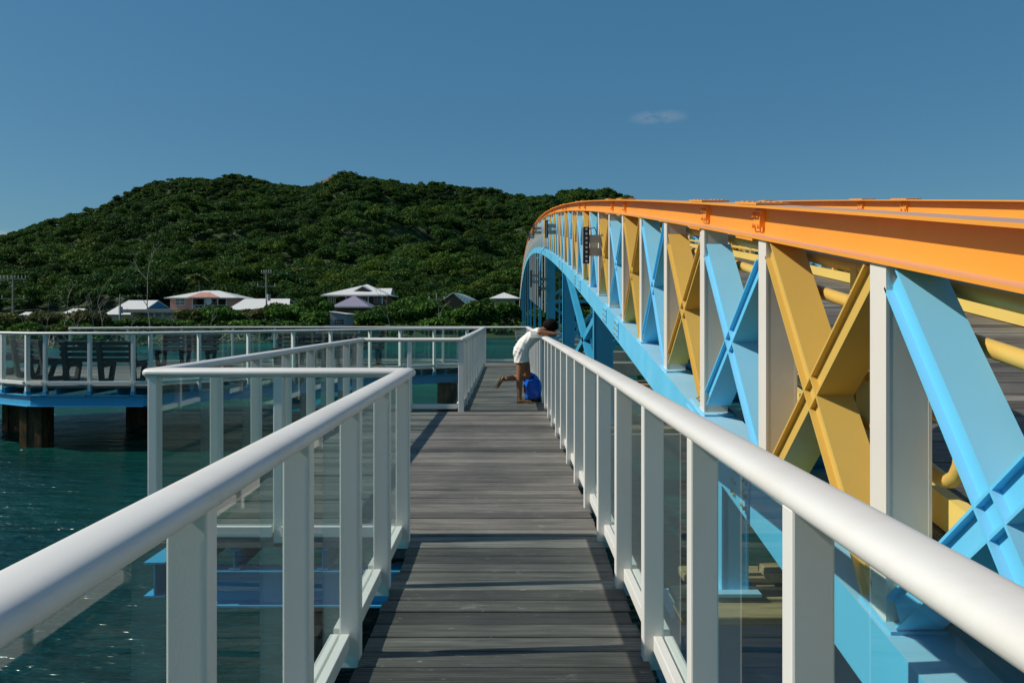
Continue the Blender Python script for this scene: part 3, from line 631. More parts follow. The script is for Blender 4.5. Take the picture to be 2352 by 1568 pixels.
upole(612, 622, 112, 'utility pole with insulators behind the long white roof', [(.3,.75,5,0),(2.2,1.3,3,0)], (.4,3.3))
upole(1003, 672, 106, 'short utility pole with a white transformer right of the big house', [(.9,1.1,2,0)], (-.35,1.6))
upole(276, 676, 104, 'thin pole in front of the white roof with the blue gable', [(.8,.5,2,0)], (.2,1.6))

# ------------------------------------------------------------ decks
def boards(mb, yA, yB, left, right, pitch=.152, gap=.014, jag=.014, z=0.0, th=.035, seed=1):
    rr = random.Random(seed); y = yA
    while y < yB-.02:
        y0 = y+gap/2; y1 = min(y+pitch-gap/2, yB); l0, l1, r0, r1 = left(y0), left(y1), right(y0), right(y1)
        j = rr.uniform(-jag, jag); k = rr.uniform(-jag, jag); dz = rr.uniform(-.0022, .0022); c = .004
        if r0-l0 > .05:
            xs = [(l0+j, r0+k, y0), (l1+j, r1+k, y1)]
            vs = [(xs[0][0],y0,z+dz-c),(xs[0][1],y0,z+dz-c),(xs[0][1],y0+c,z+dz),(xs[0][0],y0+c,z+dz),(xs[1][0],y1-c,z+dz),(xs[1][1],y1-c,z+dz),(xs[1][1],y1,z+dz-c),(xs[1][0],y1,z+dz-c),
                  (xs[0][0],y0,z-th),(xs[0][1],y0,z-th),(xs[1][1],y1,z-th),(xs[1][0],y1,z-th)]
            mb.add(vs, [(0,1,2,3),(3,2,5,4),(4,5,6,7),(8,9,1,0),(7,6,10,11),(8,11,10,9),(8,0,3,4,7,11),(9,10,6,5,2,1)])
        y += pitch
ZB1, ZB2, ZEND = 5.06, 11.92, 22.4
def rightx(y): return float(np.interp(y, [0, 5, 9, 13.5, 24.3], [.585, .575, .55, .505, .46]))
def leftx(y): return float(np.interp(y, [0, 5, 12, 23], [-.635, -.64, -.72, -.78]))
d = MB()
boards(d, -1.9, ZB1, leftx, rightx, seed=1); boards(d, ZB1, ZB2, lambda y: -2.36, rightx, seed=2); boards(d, ZB2, ZEND, leftx, rightx, seed=3)
tag(d.build('boardwalk', M['wood']), kind='structure')
PF = [(-14.5,18.9),(-9.76,16.15),(-7.45,16.15),(-2.9,21.2),(-.78,ZEND)]
def pleft(y): return float(np.interp(y, [16.15,18.9,21.0,22.4,24.35], [-9.76,-14.5,-14.5,-12.5,-8.5]))
def pright(y): return float(np.interp(y, [16.15,21.2,ZEND], [-7.45,-2.9,-.78])) if y < ZEND else .47
d = MB(); boards(d, 16.15, 24.3, pleft, pright, seed=5); tag(d.build('platform_deck', M['wood']), kind='structure')
# steel under the decks
def ibeam(mb, p, q, h, b, tf=.012, tw=.01):
    p = Vector(p); q = Vector(q); dd = (q-p).normalized(); L_ = (q-p).length; side = dd.cross(Vector((0,0,1))).normalized(); up = Vector((0,0,1)); c = (p+q)/2
    mb.obox(c+up*(-tf/2), side*b/2, dd*L_/2, up*tf/2); mb.obox(c+up*(-h+tf/2), side*b/2, dd*L_/2, up*tf/2); mb.obox(c+up*(-h/2), side*tw/2, dd*(L_/2-.001), up*(h/2-tf))
def frame(name, label, edges, joists, piles_=()):
    root = empty(name, (edges[0][0][0], edges[0][0][1], -.2)); tag(root, label, 'steel frame')
    for p, q in edges:
        m = MB(); ibeam(m, (*p,-.175), (*q,-.175), .23, .14); m.build('edge_beam', M['beamblue'], root)
    for p, q in joists:
        m = MB(); ibeam(m, (*p,-.04), (*q,-.04), .13, .07, .008, .007); m.build('joist', M['beamblue'], root)
    return root
js = []
for i in range(22):
    x = -13.6+i*.62; ys_ = [y for y in np.arange(16.3, 24.2, .1) if pleft(y) < x < pright(y)]
    if ys_: js.append(((x, min(ys_)-.12), (x, max(ys_)-.1)))
frame('steel_substructure', 'blue steel beams under the octagonal platform on the left', [(PF[i], PF[i+1]) for i in range(4)]+[((-14.5,18.9),(-14.5,21)),((-14.5,21),(-12.5,22.4)),((-12.5,22.4),(-8.5,24.3)),((-8.5,24.3),(.47,24.3)),((-8.3,16.3),(-7.2,24.2))], js)
frame('steel_substructure', 'blue steel beams under the square bay beside the walkway', [((-1.97,ZB1+.04),(-.66,ZB1+.04)),((-2.34,ZB1+.15),(-2.34,ZB2)),((-2.38,ZB2-.04),(-.72,ZB2-.04))], [((x,ZB1-.02),(x,ZB2-.05)) for x in (-2.1,-1.76,-1.2)])
frame('steel_substructure', 'blue steel beams running beneath the straight walkway', [((-.42,-1.8),(-.42,ZB1)),((.34,-1.8),(.34,ZB1)),((-.42,ZB1+.01),(-.46,ZEND)),((.34,ZB1+.01),(.28,ZEND))], [])
PILES = [(-10.05,16.85,.46,'rusty box pile under the platform corner nearest the camera'),(-11.95,19.2,.42,'rusty pile just behind and left of the corner pile'),(-9.4,20.0,.40,'dark steel pile under the middle of the platform'),(-1.78,21.9,.5,'rusty pile under the platform where it meets the walkway'),
 (-4.4,20.8,.4,'dark pile under the slanting right side of the platform'),(-6.2,23.4,.4,'shaded pile beneath the back of the platform'),(-1.42,5.5,.20,'brown pile under the front edge of the square bay'),(-1.9,11.2,.3,'dark pile under the back of the square bay'),(-.1,8.5,.3,'pile beneath the middle of the walkway'),(-.1,16.5,.3,'pile beneath the far walkway'),(-.1,2.0,.3,'pile beneath the walkway at the camera')]
for x, y, s_, lab in PILES:
    m = MB(); h = s_/2
    # sheet-pile like box: folded outline
    out_ = []
    for a, b in ((-1,-1),(-.35,-1),(-.35,-.86),(.35,-.86),(.35,-1),(1,-1),(1,-.35),(.86,-.35),(.86,.35),(1,.35),(1,1),(-1,1)): out_.append((x+a*h, y+b*h))
    m.sweep([[(a,b,WATER-3) for a,b in out_],[(a,b,-.41) for a,b in out_]]); cp = MB(); cp.box(x-h-.05,y-h-.05,-.412,x+h+.05,y+h+.05,-.392)
    root = empty('pile', (x,y,WATER)); tag(root, lab, 'pile', 'piles under the decks'); m.build('shaft', M['rust'], root); cp.build('cap_plate', M['rust'], root)

# ------------------------------------------------------------ railings
RZ = 1.073
def oval(n=24, a=.060, b=.031):
    pts = []
    for k in range(n):
        t = 2*math.pi*k/n; c, s_ = math.cos(t), math.sin(t)
        pts.append((a*math.copysign(abs(c)**.8, c), b*math.copysign(abs(s_)**.9, s_)))
    return pts
def railing(name, label, pts, spacing=.88, first=None, z=0.0, posts=None, skip_first=False, skip_last=False, glass_side=0.0, wet=(), cap0=True, cap1=True, foot=None, ext0=0, ext1=0, pw=.086, poff=0.0, go=0.0, ro=0.0):
    P = [Vector((*p, 0)) for p in pts]; root = empty(name, (P[0].x, P[0].y, z)); tag(root, label, 'railing')
    # handrail
    hr = MB(); rings = []; prof = oval()
    Q = list(P); Q[0] = Q[0]-(Q[1]-Q[0]).normalized()*ext0; Q[-1] = Q[-1]+(Q[-1]-Q[-2]).normalized()*ext1
    if ro: Q = [q+Vector((ro, 0, 0)) for q in Q]
    def ring(c, dirv, k=1.0, shear=None):
        n_ = Vector((dirv.y, -dirv.x, 0)); return [c+(shear or n_)*a*(k if k < 1 else 1)+Vector((0,0,b_*(k if k < 1 else 1)+RZ+z)) for a, b_ in prof]
    for i, c in enumerate(Q):
        if i == 0: dv = (Q[1]-Q[0]).normalized(); sh = None
        elif i == len(Q)-1: dv = (Q[-1]-Q[-2]).normalized(); sh = None
        else:
            d1 = (Q[i]-Q[i-1]).normalized(); d2 = (Q[i+1]-Q[i]).normalized(); dv = (d1+d2).normalized(); k = 1/max(.4, dv.dot(d1)); sh = Vector((dv.y, -dv.x, 0))*k
        if i == 0 and cap0:
            for s_ in (0.02, .35, .62, .85): rings.append(ring(c-dv*.045*math.sqrt(1-s_*s_), dv, s_))
        rings.append(ring(c, dv, 1.0, sh))
        if i == len(Q)-1 and cap1:
            for s_ in (.85, .62, .35, .02): rings.append(ring(c+dv*.045*math.sqrt(1-s_*s_), dv, s_))
    hr.sweep(rings); h = hr.build('handrail', M['rail'], root, smooth=True)
    # posts
    pos = []
    for i in range(len(P)-1):
        a, b = P[i], P[i+1]; L_ = (b-a).length; dv = (b-a).normalized()
        if posts is not None: ts = [q-sum((P[j+1]-P[j]).length for j in range(i)) for q in posts]; ts = [t for t in ts if -.001 <= t <= L_+.001 and not (i > 0 and t <= .001)]
        else:
            n = max(1, round(L_/spacing)); ts = [L_*k/n for k in range(0 if (i == 0 or True) else 1, n+1)]
            if i > 0: ts = ts[1:]
        for t in ts: pos.append((a+dv*t, dv, i))
    if skip_first: pos = pos[1:]
    if skip_last: pos = pos[:-1]
    for c, dv, i in pos:
        s_ = Vector((dv.y, -dv.x, 0)); m = MB(); zb = -.0 if foot is None else -.10
        m.obox(c+s_*poff+Vector((0,0,(zb-.04+RZ-.012)/2+z)), s_*pw/2, dv*.03, Vector((0,0,(RZ-.012-zb+.04)/2))); m.build('post', M['white'], root, bevel=.006)
        if foot is not None:
            m = MB(); m.obox(c+Vector((0,0,-.145)), s_*.05, dv*.04, Vector((0,0,.045))); m.obox(c+Vector((0,0,-.182)), s_*.07, dv*.06, Vector((0,0,.006))); m.build('post_foot', M['beamblue'], root)
    allp = list(pos)
    if skip_first: allp = [(P[0], (P[1]-P[0]).normalized(), 0)]+allp
    if skip_last: allp = allp+[(P[-1], (P[-1]-P[-2]).normalized(), len(P)-2)]
    for k in range(len(allp)-1):
        a, da, ia = allp[k]; b, db, ib = allp[k+1]; dv = (b-a); L_ = dv.length
        if L_ < .2: continue
        dv.normalize(); s_ = Vector((dv.y, -dv.x, 0)); c = (a+b)/2+s_*(poff+go); hl = (L_-.062)/2
        m = MB()
        for sg, ww in ((-1, .018), (1, .018)): m.obox(c+s_*(sg*.023)+Vector((0,0,.073+z)), s_*ww, dv*hl, Vector((0,0,.033)))
        m.obox(c+Vector((0,0,.058+z)), s_*.0045, dv*(hl-.001), Vector((0,0,.007))); m.build('bottom_rail', M['white'], root, bevel=.003)
        g_ = MB(); g_.obox(c+Vector((0,0,(.066+RZ-.03)/2+z)), s_*.0042, dv*(hl-.004), Vector((0,0,(RZ-.03-.066)/2))); g_.build('glass_panel', M['wetglass'] if k in wet else M['glass'], root)
    return root
# right rail of the walkway (posts every 0.88 m)
RR = [(.592,-1.6),(.590,5.0),(.563,9.0),(.525,13.5),(.475,24.2)]
acc = lambda y: y+1.6
railing('walkway_railing', 'long white handrail with glass panels on the right, where the person leans', RR, posts=[acc(-.17+.88*k+.0) for k in range(-1, 28) if acc(-.17+.88*k) > 0], cap0=True, cap1=False, go=.040, ro=.012)
railing('walkway_railing', 'nearest white handrail with glass panels on the left of the walkway', [(-.642,-1.6),(-.695,ZB1+.05)], posts=[1.6+ZB1+.02-.8545*k for k in range(0,8) if 1.6+ZB1+.02-.8545*k > 0][::-1], cap1=False, ext1=.0, go=-.040, ro=.018)
railing('bay_railing', 'white rail across the front of the square bay, with a rounded left end', [(-2.29,ZB1+.05),(-.72,ZB1+.05)], posts=[.0,.80,1.565], skip_last=True, ext0=.03, cap1=False, ext1=.02, go=.040)
railing('bay_railing', 'white rail along the outer left side of the square bay', [(-2.29,ZB1+.16),(-2.25,ZB2-.12)], spacing=.95, cap0=False, cap1=False, skip_first=True, ext0=.1, ext1=.12, go=-.040)
railing('bay_railing', 'white rail across the back of the square bay', [(-2.27,ZB2+.0),(-.80,ZB2)], posts=[0.0,.74,1.47], skip_last=True, cap0=True, cap1=False, ext1=.07, go=-.040)
railing('walkway_railing', 'far left railing of the walkway between the bay and the platform', [(-.76,ZB2),(-.775,17),(-.81,ZEND-.03)], spacing=.95, cap0=False, cap1=False, go=-.040)
railing('platform_railing', 'white glass railing along the front edge of the left platform', PF, posts=[.8,1.7,2.6,3.5,4.45,5.36, 5.48+.30,5.48+1.2,5.48+2.08]+[7.79+q for q in (.12,1.15,2.3,3.45,4.5,5.7,6.7)]+[14.59+.9,14.59+1.9], wet=(9,), cap0=False, cap1=False, foot=1, go=.040)
railing('platform_railing', 'far white railing along the back of the platform and walkway end', [(-12.4,22.35),(-8.5,24.25),(.46,24.25)], spacing=1.25, wet=(1,), cap0=True, cap1=False, foot=1, go=-.040)

# ------------------------------------------------------------ benches
def make_bench():
    root = empty('park_bench'); W = 1.62
    def b(name, mb): return mb.build(name, M['bench'], root, bevel=.006, world=False)
    for x in (-.74, -.06+.0, .68):
        m = MB(); t = .045
        m.obox((x, .10, .42), (t,0,0), (0,.05,.0), (0,.07,.42)) if False else None
        # back leg rising into the back support, front leg, base runner, seat bearer
        def slab(p0, p1, w0): m.bar((x,*p0), (x,*p1), 2*t, w0, side=(1,0,0))
        slab((.16,0.04),(.30,.90),.10); slab((-.22,.04),(-.34,.42),.09); slab((-.24,.05),(.18,.05),.09); slab((-.36,.40),(.22,.38),.09); b('leg_frame', m)
    for k in range(4):
        z = .50+k*.118; m = MB(); yb = .225+ (z-.45)*.145; m.bar((-W/2,yb-.055,z),(W/2,yb-.055,z),.035,.088, side=(0,1,-.15)); b('back_slat', m)
    for k in range(4):
        m = MB(); yy = -.36+k*.145; m.box(-W/2,yy-.06,.447,W/2,yy+.06,.485); b('seat_slat', m)
    return root
proto = make_bench()
BEN = [(-8.72,16.98,R(180),'charcoal slatted bench with its back to the camera behind the platform front rail'),(-10.75,18.1,R(143),'charcoal bench seen from the side at the left edge of the platform'),
 (-9.2,22.6,0.0,'dark bench behind the water speckled glass facing the camera'),(-6.15,23.45,0.0,'dark bench against the back railing under the pole with insulators'),
 (-4.95,20.3,R(222),'charcoal bench near the slanting front rail in the middle of the platform'),(-4.6,23.45,0.0,'sunlit grey bench below the small hut facing the camera'),(-12.7,19.9,R(120),'charcoal bench at the far left half cut off by the picture edge')]
def copy_tree(o, parent=None):
    c = o.copy(); COL.objects.link(c); c.parent = parent
    for ch in [q for q in o.children]: copy_tree(ch, c)
    return c
for i, (x, y, a, lab) in enumerate(BEN):
    o = proto if i == 0 else copy_tree(proto)
    o.location = (x, y, 0); o.rotation_euler = (0, 0, a); tag(o, lab, 'bench', 'benches on the platform')

# ------------------------------------------------------------ the footbridge
A = 1.30; W_IN = .16; PITCH = 1.308; YK0 = 2.83; YEND = 150.0
def htop(y): return EYE-.095+.165*y-.00105*y*y
def slope(y): return .165-.0021*y
DEPTH = 1.43; OH = .175
FAR = A+3.38
bridge = empty('footbridge', (A+1.7, 2.0, WATER)); tag(bridge, 'long arched footbridge with orange top chords and blue and yellow crossed trusses', 'bridge')
def chord(x, prof, ys, zf, name, mat, bevel=0):
    m = MB(); rings = []
    for y in ys:
        s_ = slope(y); n = Vector((0, -s_, 1)).normalized(); rings.append([Vector((x+a, y, zf(y)))+n*b for a, b in prof])
    m.sweep(rings); return m.build(name, mat, bridge)
ysn = list(np.arange(-2.4, 30, 1.308))+list(np.arange(30, YEND, 2.616))
def ihoriz(w_, h, tf, tw):   # I profile outline, x from 0..w
    c = w_/2; return [(0,-h),(w_,-h),(w_,-h+tf),(c+tw/2,-h+tf),(c+tw/2,-tf),(w_,-tf),(w_,0),(0,0),(0,-tf),(c-tw/2,-tf),(c-tw/2,-h+tf),(0,-h+tf)]
def truss(x, far):
    out_sign = -1
    chord(x-.015 if not far else x-.015, ihoriz(.19, OH, .013, .012), ysn, htop, 'top_chord', M['orange'])
    LH = .27
    chord(x-.03, [(0,-LH),(.24,-LH),(.24,-LH+.014),(.03,-LH+.014),(.03,-.014),(.24,-.014),(.24,0),(0,0)], ysn, lambda y: htop(y)-DEPTH, 'bottom_chord', M['blue'])
    k = -3; posts = []
    npan = int((YEND-4-YK0)/PITCH); limit_p = 60 if not far else 38; restp = MB(); restb = MB(); resty = MB(); nb = 0
    for k in range(-4, npan):
        y = YK0+PITCH*k; zt = htop(y)-OH; zb = htop(y)-DEPTH
        m = MB() if nb < limit_p else restp
        # post: H section with its webs facing the walkway
        m.box(x+.0, y-.062, zb, x+.012, y+.062, zt); m.box(x+W_IN-.012, y-.062, zb, x+W_IN, y+.062, zt); m.box(x+.012, y-.061, zb+.001, x+W_IN-.012, y-.049, zt-.001)
        if nb < limit_p: pst = m.build('post', M['offwhite'], bridge)
        if nb < 26 and not far:
            s0 = slope(y); n0 = Vector((0,-s0,1)).normalized(); d0 = Vector((0,1,s0)).normalized(); c0_ = Vector((x+.085, y, htop(y)-DEPTH))
            bp = MB(); bp.obox(c0_+n0*.007, (.098,0,0), d0*.125, n0*.006); bpo = bp.build('base_plate', M['blue'], pst)
        # cross brace between this post and the next
        yn = y+PITCH; col = 'yellow' if (k % 2 == 0) else 'blue'
        m = MB() if nb < limit_p else (resty if col == 'yellow' else restb)
        sp = (k % 4) in (1, 2); dt = .10 if sp else .0
        y0 = y+.062; y1 = yn-.062; t0, t1 = htop(y0)-OH-dt, htop(y1)-OH-dt; b0, b1 = htop(y0)-DEPTH+(.06 if sp else 0), htop(y1)-DEPTH+(.06 if sp else 0); hh = .110
        def member(p, q, dx=0.0):
            p = Vector(p); q = Vector(q); dv = (q-p).normalized(); up = Vector((0, -dv.z, dv.y)); up = up if up.z > 0 else -up; L_ = (q-p).length; c = (p+q)/2; cx = Vector((W_IN/2, 0, 0))
            xc = Vector((x+dx, 0, 0))
            m.obox(xc+c+cx+up*(hh/2-.005), Vector((W_IN/2,0,0)), dv*L_/2, up*.005)
            m.obox(xc+c+cx-up*(hh/2-.005), Vector((W_IN/2,0,0)), dv*L_/2, up*.005)
            m.obox(xc+c+Vector((.030,0,0)), Vector((.005,0,0)), dv*(L_/2-.002), up*(hh/2-.0105))
        dy = .040
        member((0, y1-dy*.6, t1-.05), (0, y0+dy*.6, b0+.05)); member((0, y0+dy*.6, t0-.05), (0, y1-dy*.6, b1+.05), .0025)
        # gusset between the two members
        if nb < limit_p: m.build('cross_brace', M[col], bridge)
        nb += 1
    for mm_, nm, mt in ((restp, 'distant_posts', M['offwhite']), (restb, 'distant_blue_braces', M['blue']), (resty, 'distant_yellow_braces', M['yellow'])):
        tag(mm_.build(nm, mt, bridge), kind='stuff')
    # splice plates with bolts, in pairs
    for j in range(0, 14):
        for off in (4.40, 5.60):
            y = off+j*5.232; s_ = slope(y); n = Vector((0,-s_,1)).normalized(); dv = Vector((0,1,s_)).normalized(); c = Vector((x+.08, y, htop(y)))
            m = MB(); m.obox(c+n*.008, (.092,0,0), dv*.20, n*.006)
            m.obox(c-n*(OH+.008), (.092,0,0), dv*.16, n*.007)
            m.obox(Vector((x+.070,y,htop(y)))-n*OH/2, (.006,0,0), dv*.085, n*(OH/2-.03)); m.obox(Vector((x+.066,y-.088,htop(y)))-n*OH/2, (.022,0,0), dv*.005, n*(OH/2-.040))
            sp_ = m.build('splice_plate', M['orange'], bridge)
            if j < 5:
                b = MB()
                for u in (-.15,-.05,.05,.15):
                    for xx in (-.06,.06): q = c+dv*u+Vector((xx,0,0)); b.cyl(q+n*.012, q+n*.019, .010, 6)
                for u in (-.045,.045):
                    for vv in (-.03,.03): q = Vector((x+.064,y,htop(y)))-n*(OH/2+vv)+dv*u; b.cyl(q, q+Vector((-.022,0,0)), .013, 8)
                b.build('bolt', M['orange'], sp_)
truss(A, False); truss(FAR, True)
for j in range(0, 10):
    for off in (4.40, 5.60):
        y = off+j*5.232; s_ = slope(y); n = Vector((0,-s_,1)).normalized(); dv = Vector((0,1,s_)).normalized(); c = Vector((A-.03, y, htop(y)-DEPTH))
        m = MB(); m.obox(c-n*.135+Vector((-.005,0,0)), (.004,0,0), dv*.17, n*.10); m.obox(c+n*.006+Vector((.12,0,0)), (.095,0,0), dv*.17, n*.005); sp_ = m.build('chord_splice', M['blue'], bridge)
        if j < 6:
            b = MB()
            for u in (-.13,-.07,.07,.13):
                for vv in (-.07,.0,.07): q = c-n*(.135+vv)+dv*u; b.cyl(q+Vector((-.009,0,0)), q+Vector((-.024,0,0)), .011, 6)
                for xx in (.06,.18): q = c+n*.011+Vector((xx,0,0))+dv*u; b.cyl(q, q+n*.016, .012, 6)
            b.build('bolt', M['bolt'], sp_)
for k in range(10):
    y = 31.0+k*3.0; m = MB(); zt = htop(y)-DEPTH-.27; zb = 1.55+.12*k; m.box(A-.03,y-.10,zb,A+.01,y+.10,zt); m.build('hanger_post', M['offwhite'], bridge)
# inner parts: deck, curbs, tube rails
def hdeck(y): return htop(y)-1.125
d = MB(); y = -2.0; rr = random.Random(8)
while y < 60:
    s_ = slope(y); n = Vector((0,-s_,1)).normalized(); dv = Vector((0,1,s_)).normalized(); c = Vector(((A+W_IN+.04+FAR-.04)/2, y, hdeck(y))); d.obox(c-n*(.018+rr.uniform(0,.003)), ((FAR-A-W_IN-.08)/2,0,0), dv*.0705, n*.018); y += .1475
d.build('deck_boards', M['wood'], bridge)
m = MB(); rings = []
for y in list(np.arange(60, YEND, 3)): rings.append([(A+.2,y,hdeck(y)-.04),(FAR-.04,y,hdeck(y)-.04),(FAR-.04,y,hdeck(y)),(A+.2,y,hdeck(y))])
m.sweep(rings); m.build('far_deck', M['wood'], bridge)
for x in (A+W_IN+.06, FAR-.14):
    m = MB(); rings = []
    for y in np.arange(-2, YEND, 2.6): rings.append([(x,y,hdeck(y)+.01),(x+.05,y,hdeck(y)+.01),(x+.05,y,hdeck(y)+.13),(x,y,hdeck(y)+.13)])
    m.sweep(rings); m.build('curb', M['yellow_pale'], bridge)
for x in (A+W_IN+.06, FAR-.09):
    for dz in (.255, .42):
        m = MB(); m.tube([(x,y,htop(y)-dz) for y in np.arange(-2.4, YEND, 2.6)], .030, 10); m.build('tube_rail', M['yellow'], bridge, smooth=True)
    m = MB(); y = 2.68; pts = [(x,yy,htop(yy)-.70) for yy in np.arange(60, y+.3, -2.6)]
    c0 = Vector((x,y+.12,(htop(y)-.81)));
    for t in range(0,9):
        a = math.pi*t/8; pts.append((x, y+.12-.11*math.sin(a), c0.z+.11*math.cos(a)))
    pts += [(x,yy,htop(yy)-.92) for yy in np.arange(y+.5, 60, 2.6)]
    m.tube(pts, .027, 10); m.build('loop_rail', M['yellow'], bridge, smooth=True)
    for k in range(-1, 40):
        y = YK0+PITCH*k*1.0+.65; 
        m = MB(); m.box(x-.03,y-.03,hdeck(y),x+.03,y+.03,htop(y)-.25); m.build('rail_stanchion', M['yellow'], bridge)
# floor beams and stringers
for k in range(-3, 60):
    y = YK0+PITCH*k; m = MB(); zz = htop(y)-1.17; ibeam(m, (A+.17,y,zz), (FAR,y,zz), .20, .10); m.build('floor_beam', M['beamblue'], bridge)
for x in (A+.8, A+1.75, A+2.7):
    m = MB()
    for y in np.arange(-2, 90, 4): ibeam(m, (x,y,htop(y)-1.37), (x,y+4,htop(y+4)-1.37), .12, .08)
    m.build('stringer', M['blue'], bridge)
for k in range(0, 11):   # wind bracing in plan, below the floor
    y = 4.95+k*5.2; m = MB(); z0 = htop(y)-DEPTH-.12; z1 = htop(y+5.2)-DEPTH-.12
    m.bar((A+.1,y,z0),(FAR+.1,y+5.2,z1),.09,.09); m.bar((FAR+.1,y,z0-.1),(A+.1,y+5.2,z1-.1),.09,.09); m.build('wind_brace', M['beamblue'], bridge)
# bents
CAPZ = -.25
BY = [4.95, 12.55, 20.2, 29.2, 38.0, 47.0, 57.0, 67.5, 79.0, 91.0, 103.0, 115.0]
for i, y in enumerate(BY):
    for x in (A, FAR):
        zt = htop(y)-DEPTH-.25; cz = CAPZ
        if zt-cz < .15: zt = cz+.15
        m = MB(); w_ = (.29 if i < 4 else .10) if i else .15; t = .014
        m.box(x-.02, y-.09, cz, x-.006, y+.09, zt); m.box(x+w_-.02, y-.09, cz, x+w_-.006, y+.09, zt); m.box(x-.006, y-.006, cz+.001, x+w_-.02, y+.006, zt-.001)
        if True: m.box(x-.006, y-.088, cz+.002, x+w_-.02, y-.078, zt-.002)
        m.box(x-.09, y-.17, cz-.001, x+w_+.05, y+.17, cz+.018); m.build('column', M['beamblue'] if i else M['blue'], bridge)
    if i and i < 5 and htop(y)-DEPTH-.25 > .6:
        m = MB(); zt = htop(y)-DEPTH-.35; zc = CAPZ+.15; nlev = max(1, int((zt-zc)/2.4+.5)); hh = (zt-zc)/nlev
        for l in range(nlev):
            za, zb = zc+l*hh, zc+(l+1)*hh
            m.bar((A+.27,y,za),(FAR,y,zb),.16,.12, side=(0,1,0)); m.bar((FAR,y+.02,za),(A+.27,y+.02,zb),.16,.12, side=(0,1,0)); m.bar((A+.27,y,zb),(FAR,y,zb),.16,.16, side=(0,1,0))
        m.build('sway_brace', M['beamblue'], bridge)
        if i < 3 and i > 1:
            for x in (A+.12, FAR+.12):
                m = MB(); y2 = BY[i-1]; m.bar((x,y,CAPZ+.3),(x,y2,htop(y2)-DEPTH-.3),.12,.12, side=(1,0,0)); m.bar((x,y2,CAPZ+.3),(x,y,htop(y)-DEPTH-.3),.12,.12, side=(1,0,0)); m.build('longitudinal_brace', M['beamblue'], bridge)
    cap = MB()
    if i == 0:
        pass
    ow = .95 if y > 60 else .55
    cm = MB(); cm.box(A-ow, y-.42, CAPZ-.50, FAR+.75, y+.42, CAPZ-.11 if i < 3 else CAPZ-.02); cm.build('pier_cap', M['concrete'] if i else M['blue'], bridge, bevel=.02) if i else None
    if i < 3:
        for j, (xa, xb, yy, zz, th) in enumerate(((A-.33, FAR+.5, y-.27, CAPZ-.06, .05), (A-.30, FAR+.5, y+.02, CAPZ-.055, .05), (A-.18, FAR+.5, y+.30, CAPZ-.03, .07), (A+.30, A+1.7, y+.12, CAPZ+.06, .06))):
            q = MB(); q.box(xa, yy-.12, zz-th/2, xb, yy+.12, zz+th/2); q.build('timber_plank', M['timber'], bridge, bevel=.008)
    if i == 0:
        q = MB(); ibeam(q, (A-.36,y,CAPZ-.09), (FAR+.5,y,CAPZ-.09), .55, .5, .018, .014)
        for x in (A-.1, A+.35, A+1.2, A+2.2): q.box(x-.007, y-.24, CAPZ-.09-.53, x+.007, y+.24, CAPZ-.112)
        q.build('cross_girder', M['blue'], bridge)
    for x in (A+.15, FAR+.15):
        q = MB(); q.cyl((x,y,WATER-3),(x,y,CAPZ-.5 if i else CAPZ-.64), .24, 16); q.build('pier_pile', M['rust'] if i == 0 else M['concrete'], bridge, smooth=True)

# light bars on the outside of the truss
def light_bar(x, y, z, L_, label, ax=A):
    root = empty('light_bar', (x,y,z)); tag(root, label, 'light', 'LED light bars on the bridge')
    m = MB(); m.box(x-.045,y-.05,z-L_/2,x+.045,y+.05,z+L_/2); m.build('housing', M['black'], root, bevel=.006)
    n = 8
    for k in range(n):
        zz = z-L_/2+L_*(k+.5)/n; q = MB(); q.cyl((x,y-.050,zz),(x,y-.056,zz),.017,12); q.build('lens', M['lens'], root)
    for zz in (z+L_*.18, z-L_*.18): q = MB(); q.box(x+.045,y-.02,zz-.055,ax+.02,y+.06,zz+.055); q.build('bracket', M['grey_metal'], root)
    q = MB(); q.box(x+.06,y+.0,z-.06,x+.16,y+.09,z+.06); q.build('driver_box', M['rail'], root)
    for zz in (z+L_*.34, z-L_*.3):
        q = MB(); q.tube([(x+.045,y+.02,zz+.06),(x+.12,y,zz+.08),(x+.16,y,zz),(x+.13,y+.01,z)], .008, 6); q.build('cable', M['black'], root, smooth=True)
LB = [(1.08,11.6,.53,'nearest and largest black light bar on the truss'),(1.02,23.6,.53,'second black light bar along the truss, above the first blue column group'),(.95,35.3,.53,'third and smaller black light bar along the truss'),(1.02,47,.53,'fourth light bar where the arch turns away')]
for x, y, L_, lab in LB: light_bar(x, y, htop(y)-.66-.0, L_, lab)
light_bar(1.0, 28.9, EYE+(724-652)/1829*28.9, .95, 'tall dark light bar fixed to the third blue column under the arch', A-.02)
light_bar(.90, 37.7, EYE+(724-640)/1829*37.7, .8, 'small black light bar beneath the bridge arch further along', A-.02)
m = MB(); y = 28.6; zt = htop(y)-DEPTH; m.tube([(A+.05,y,zt+.05),(A-.1,y,zt+.12),(A-.25,y,zt-.05),(A-.3,y,zt-.6),(A-.3,y,zt-1.3)], .02, 8); m.build('conduit', M['beamblue'], bridge, smooth=True)

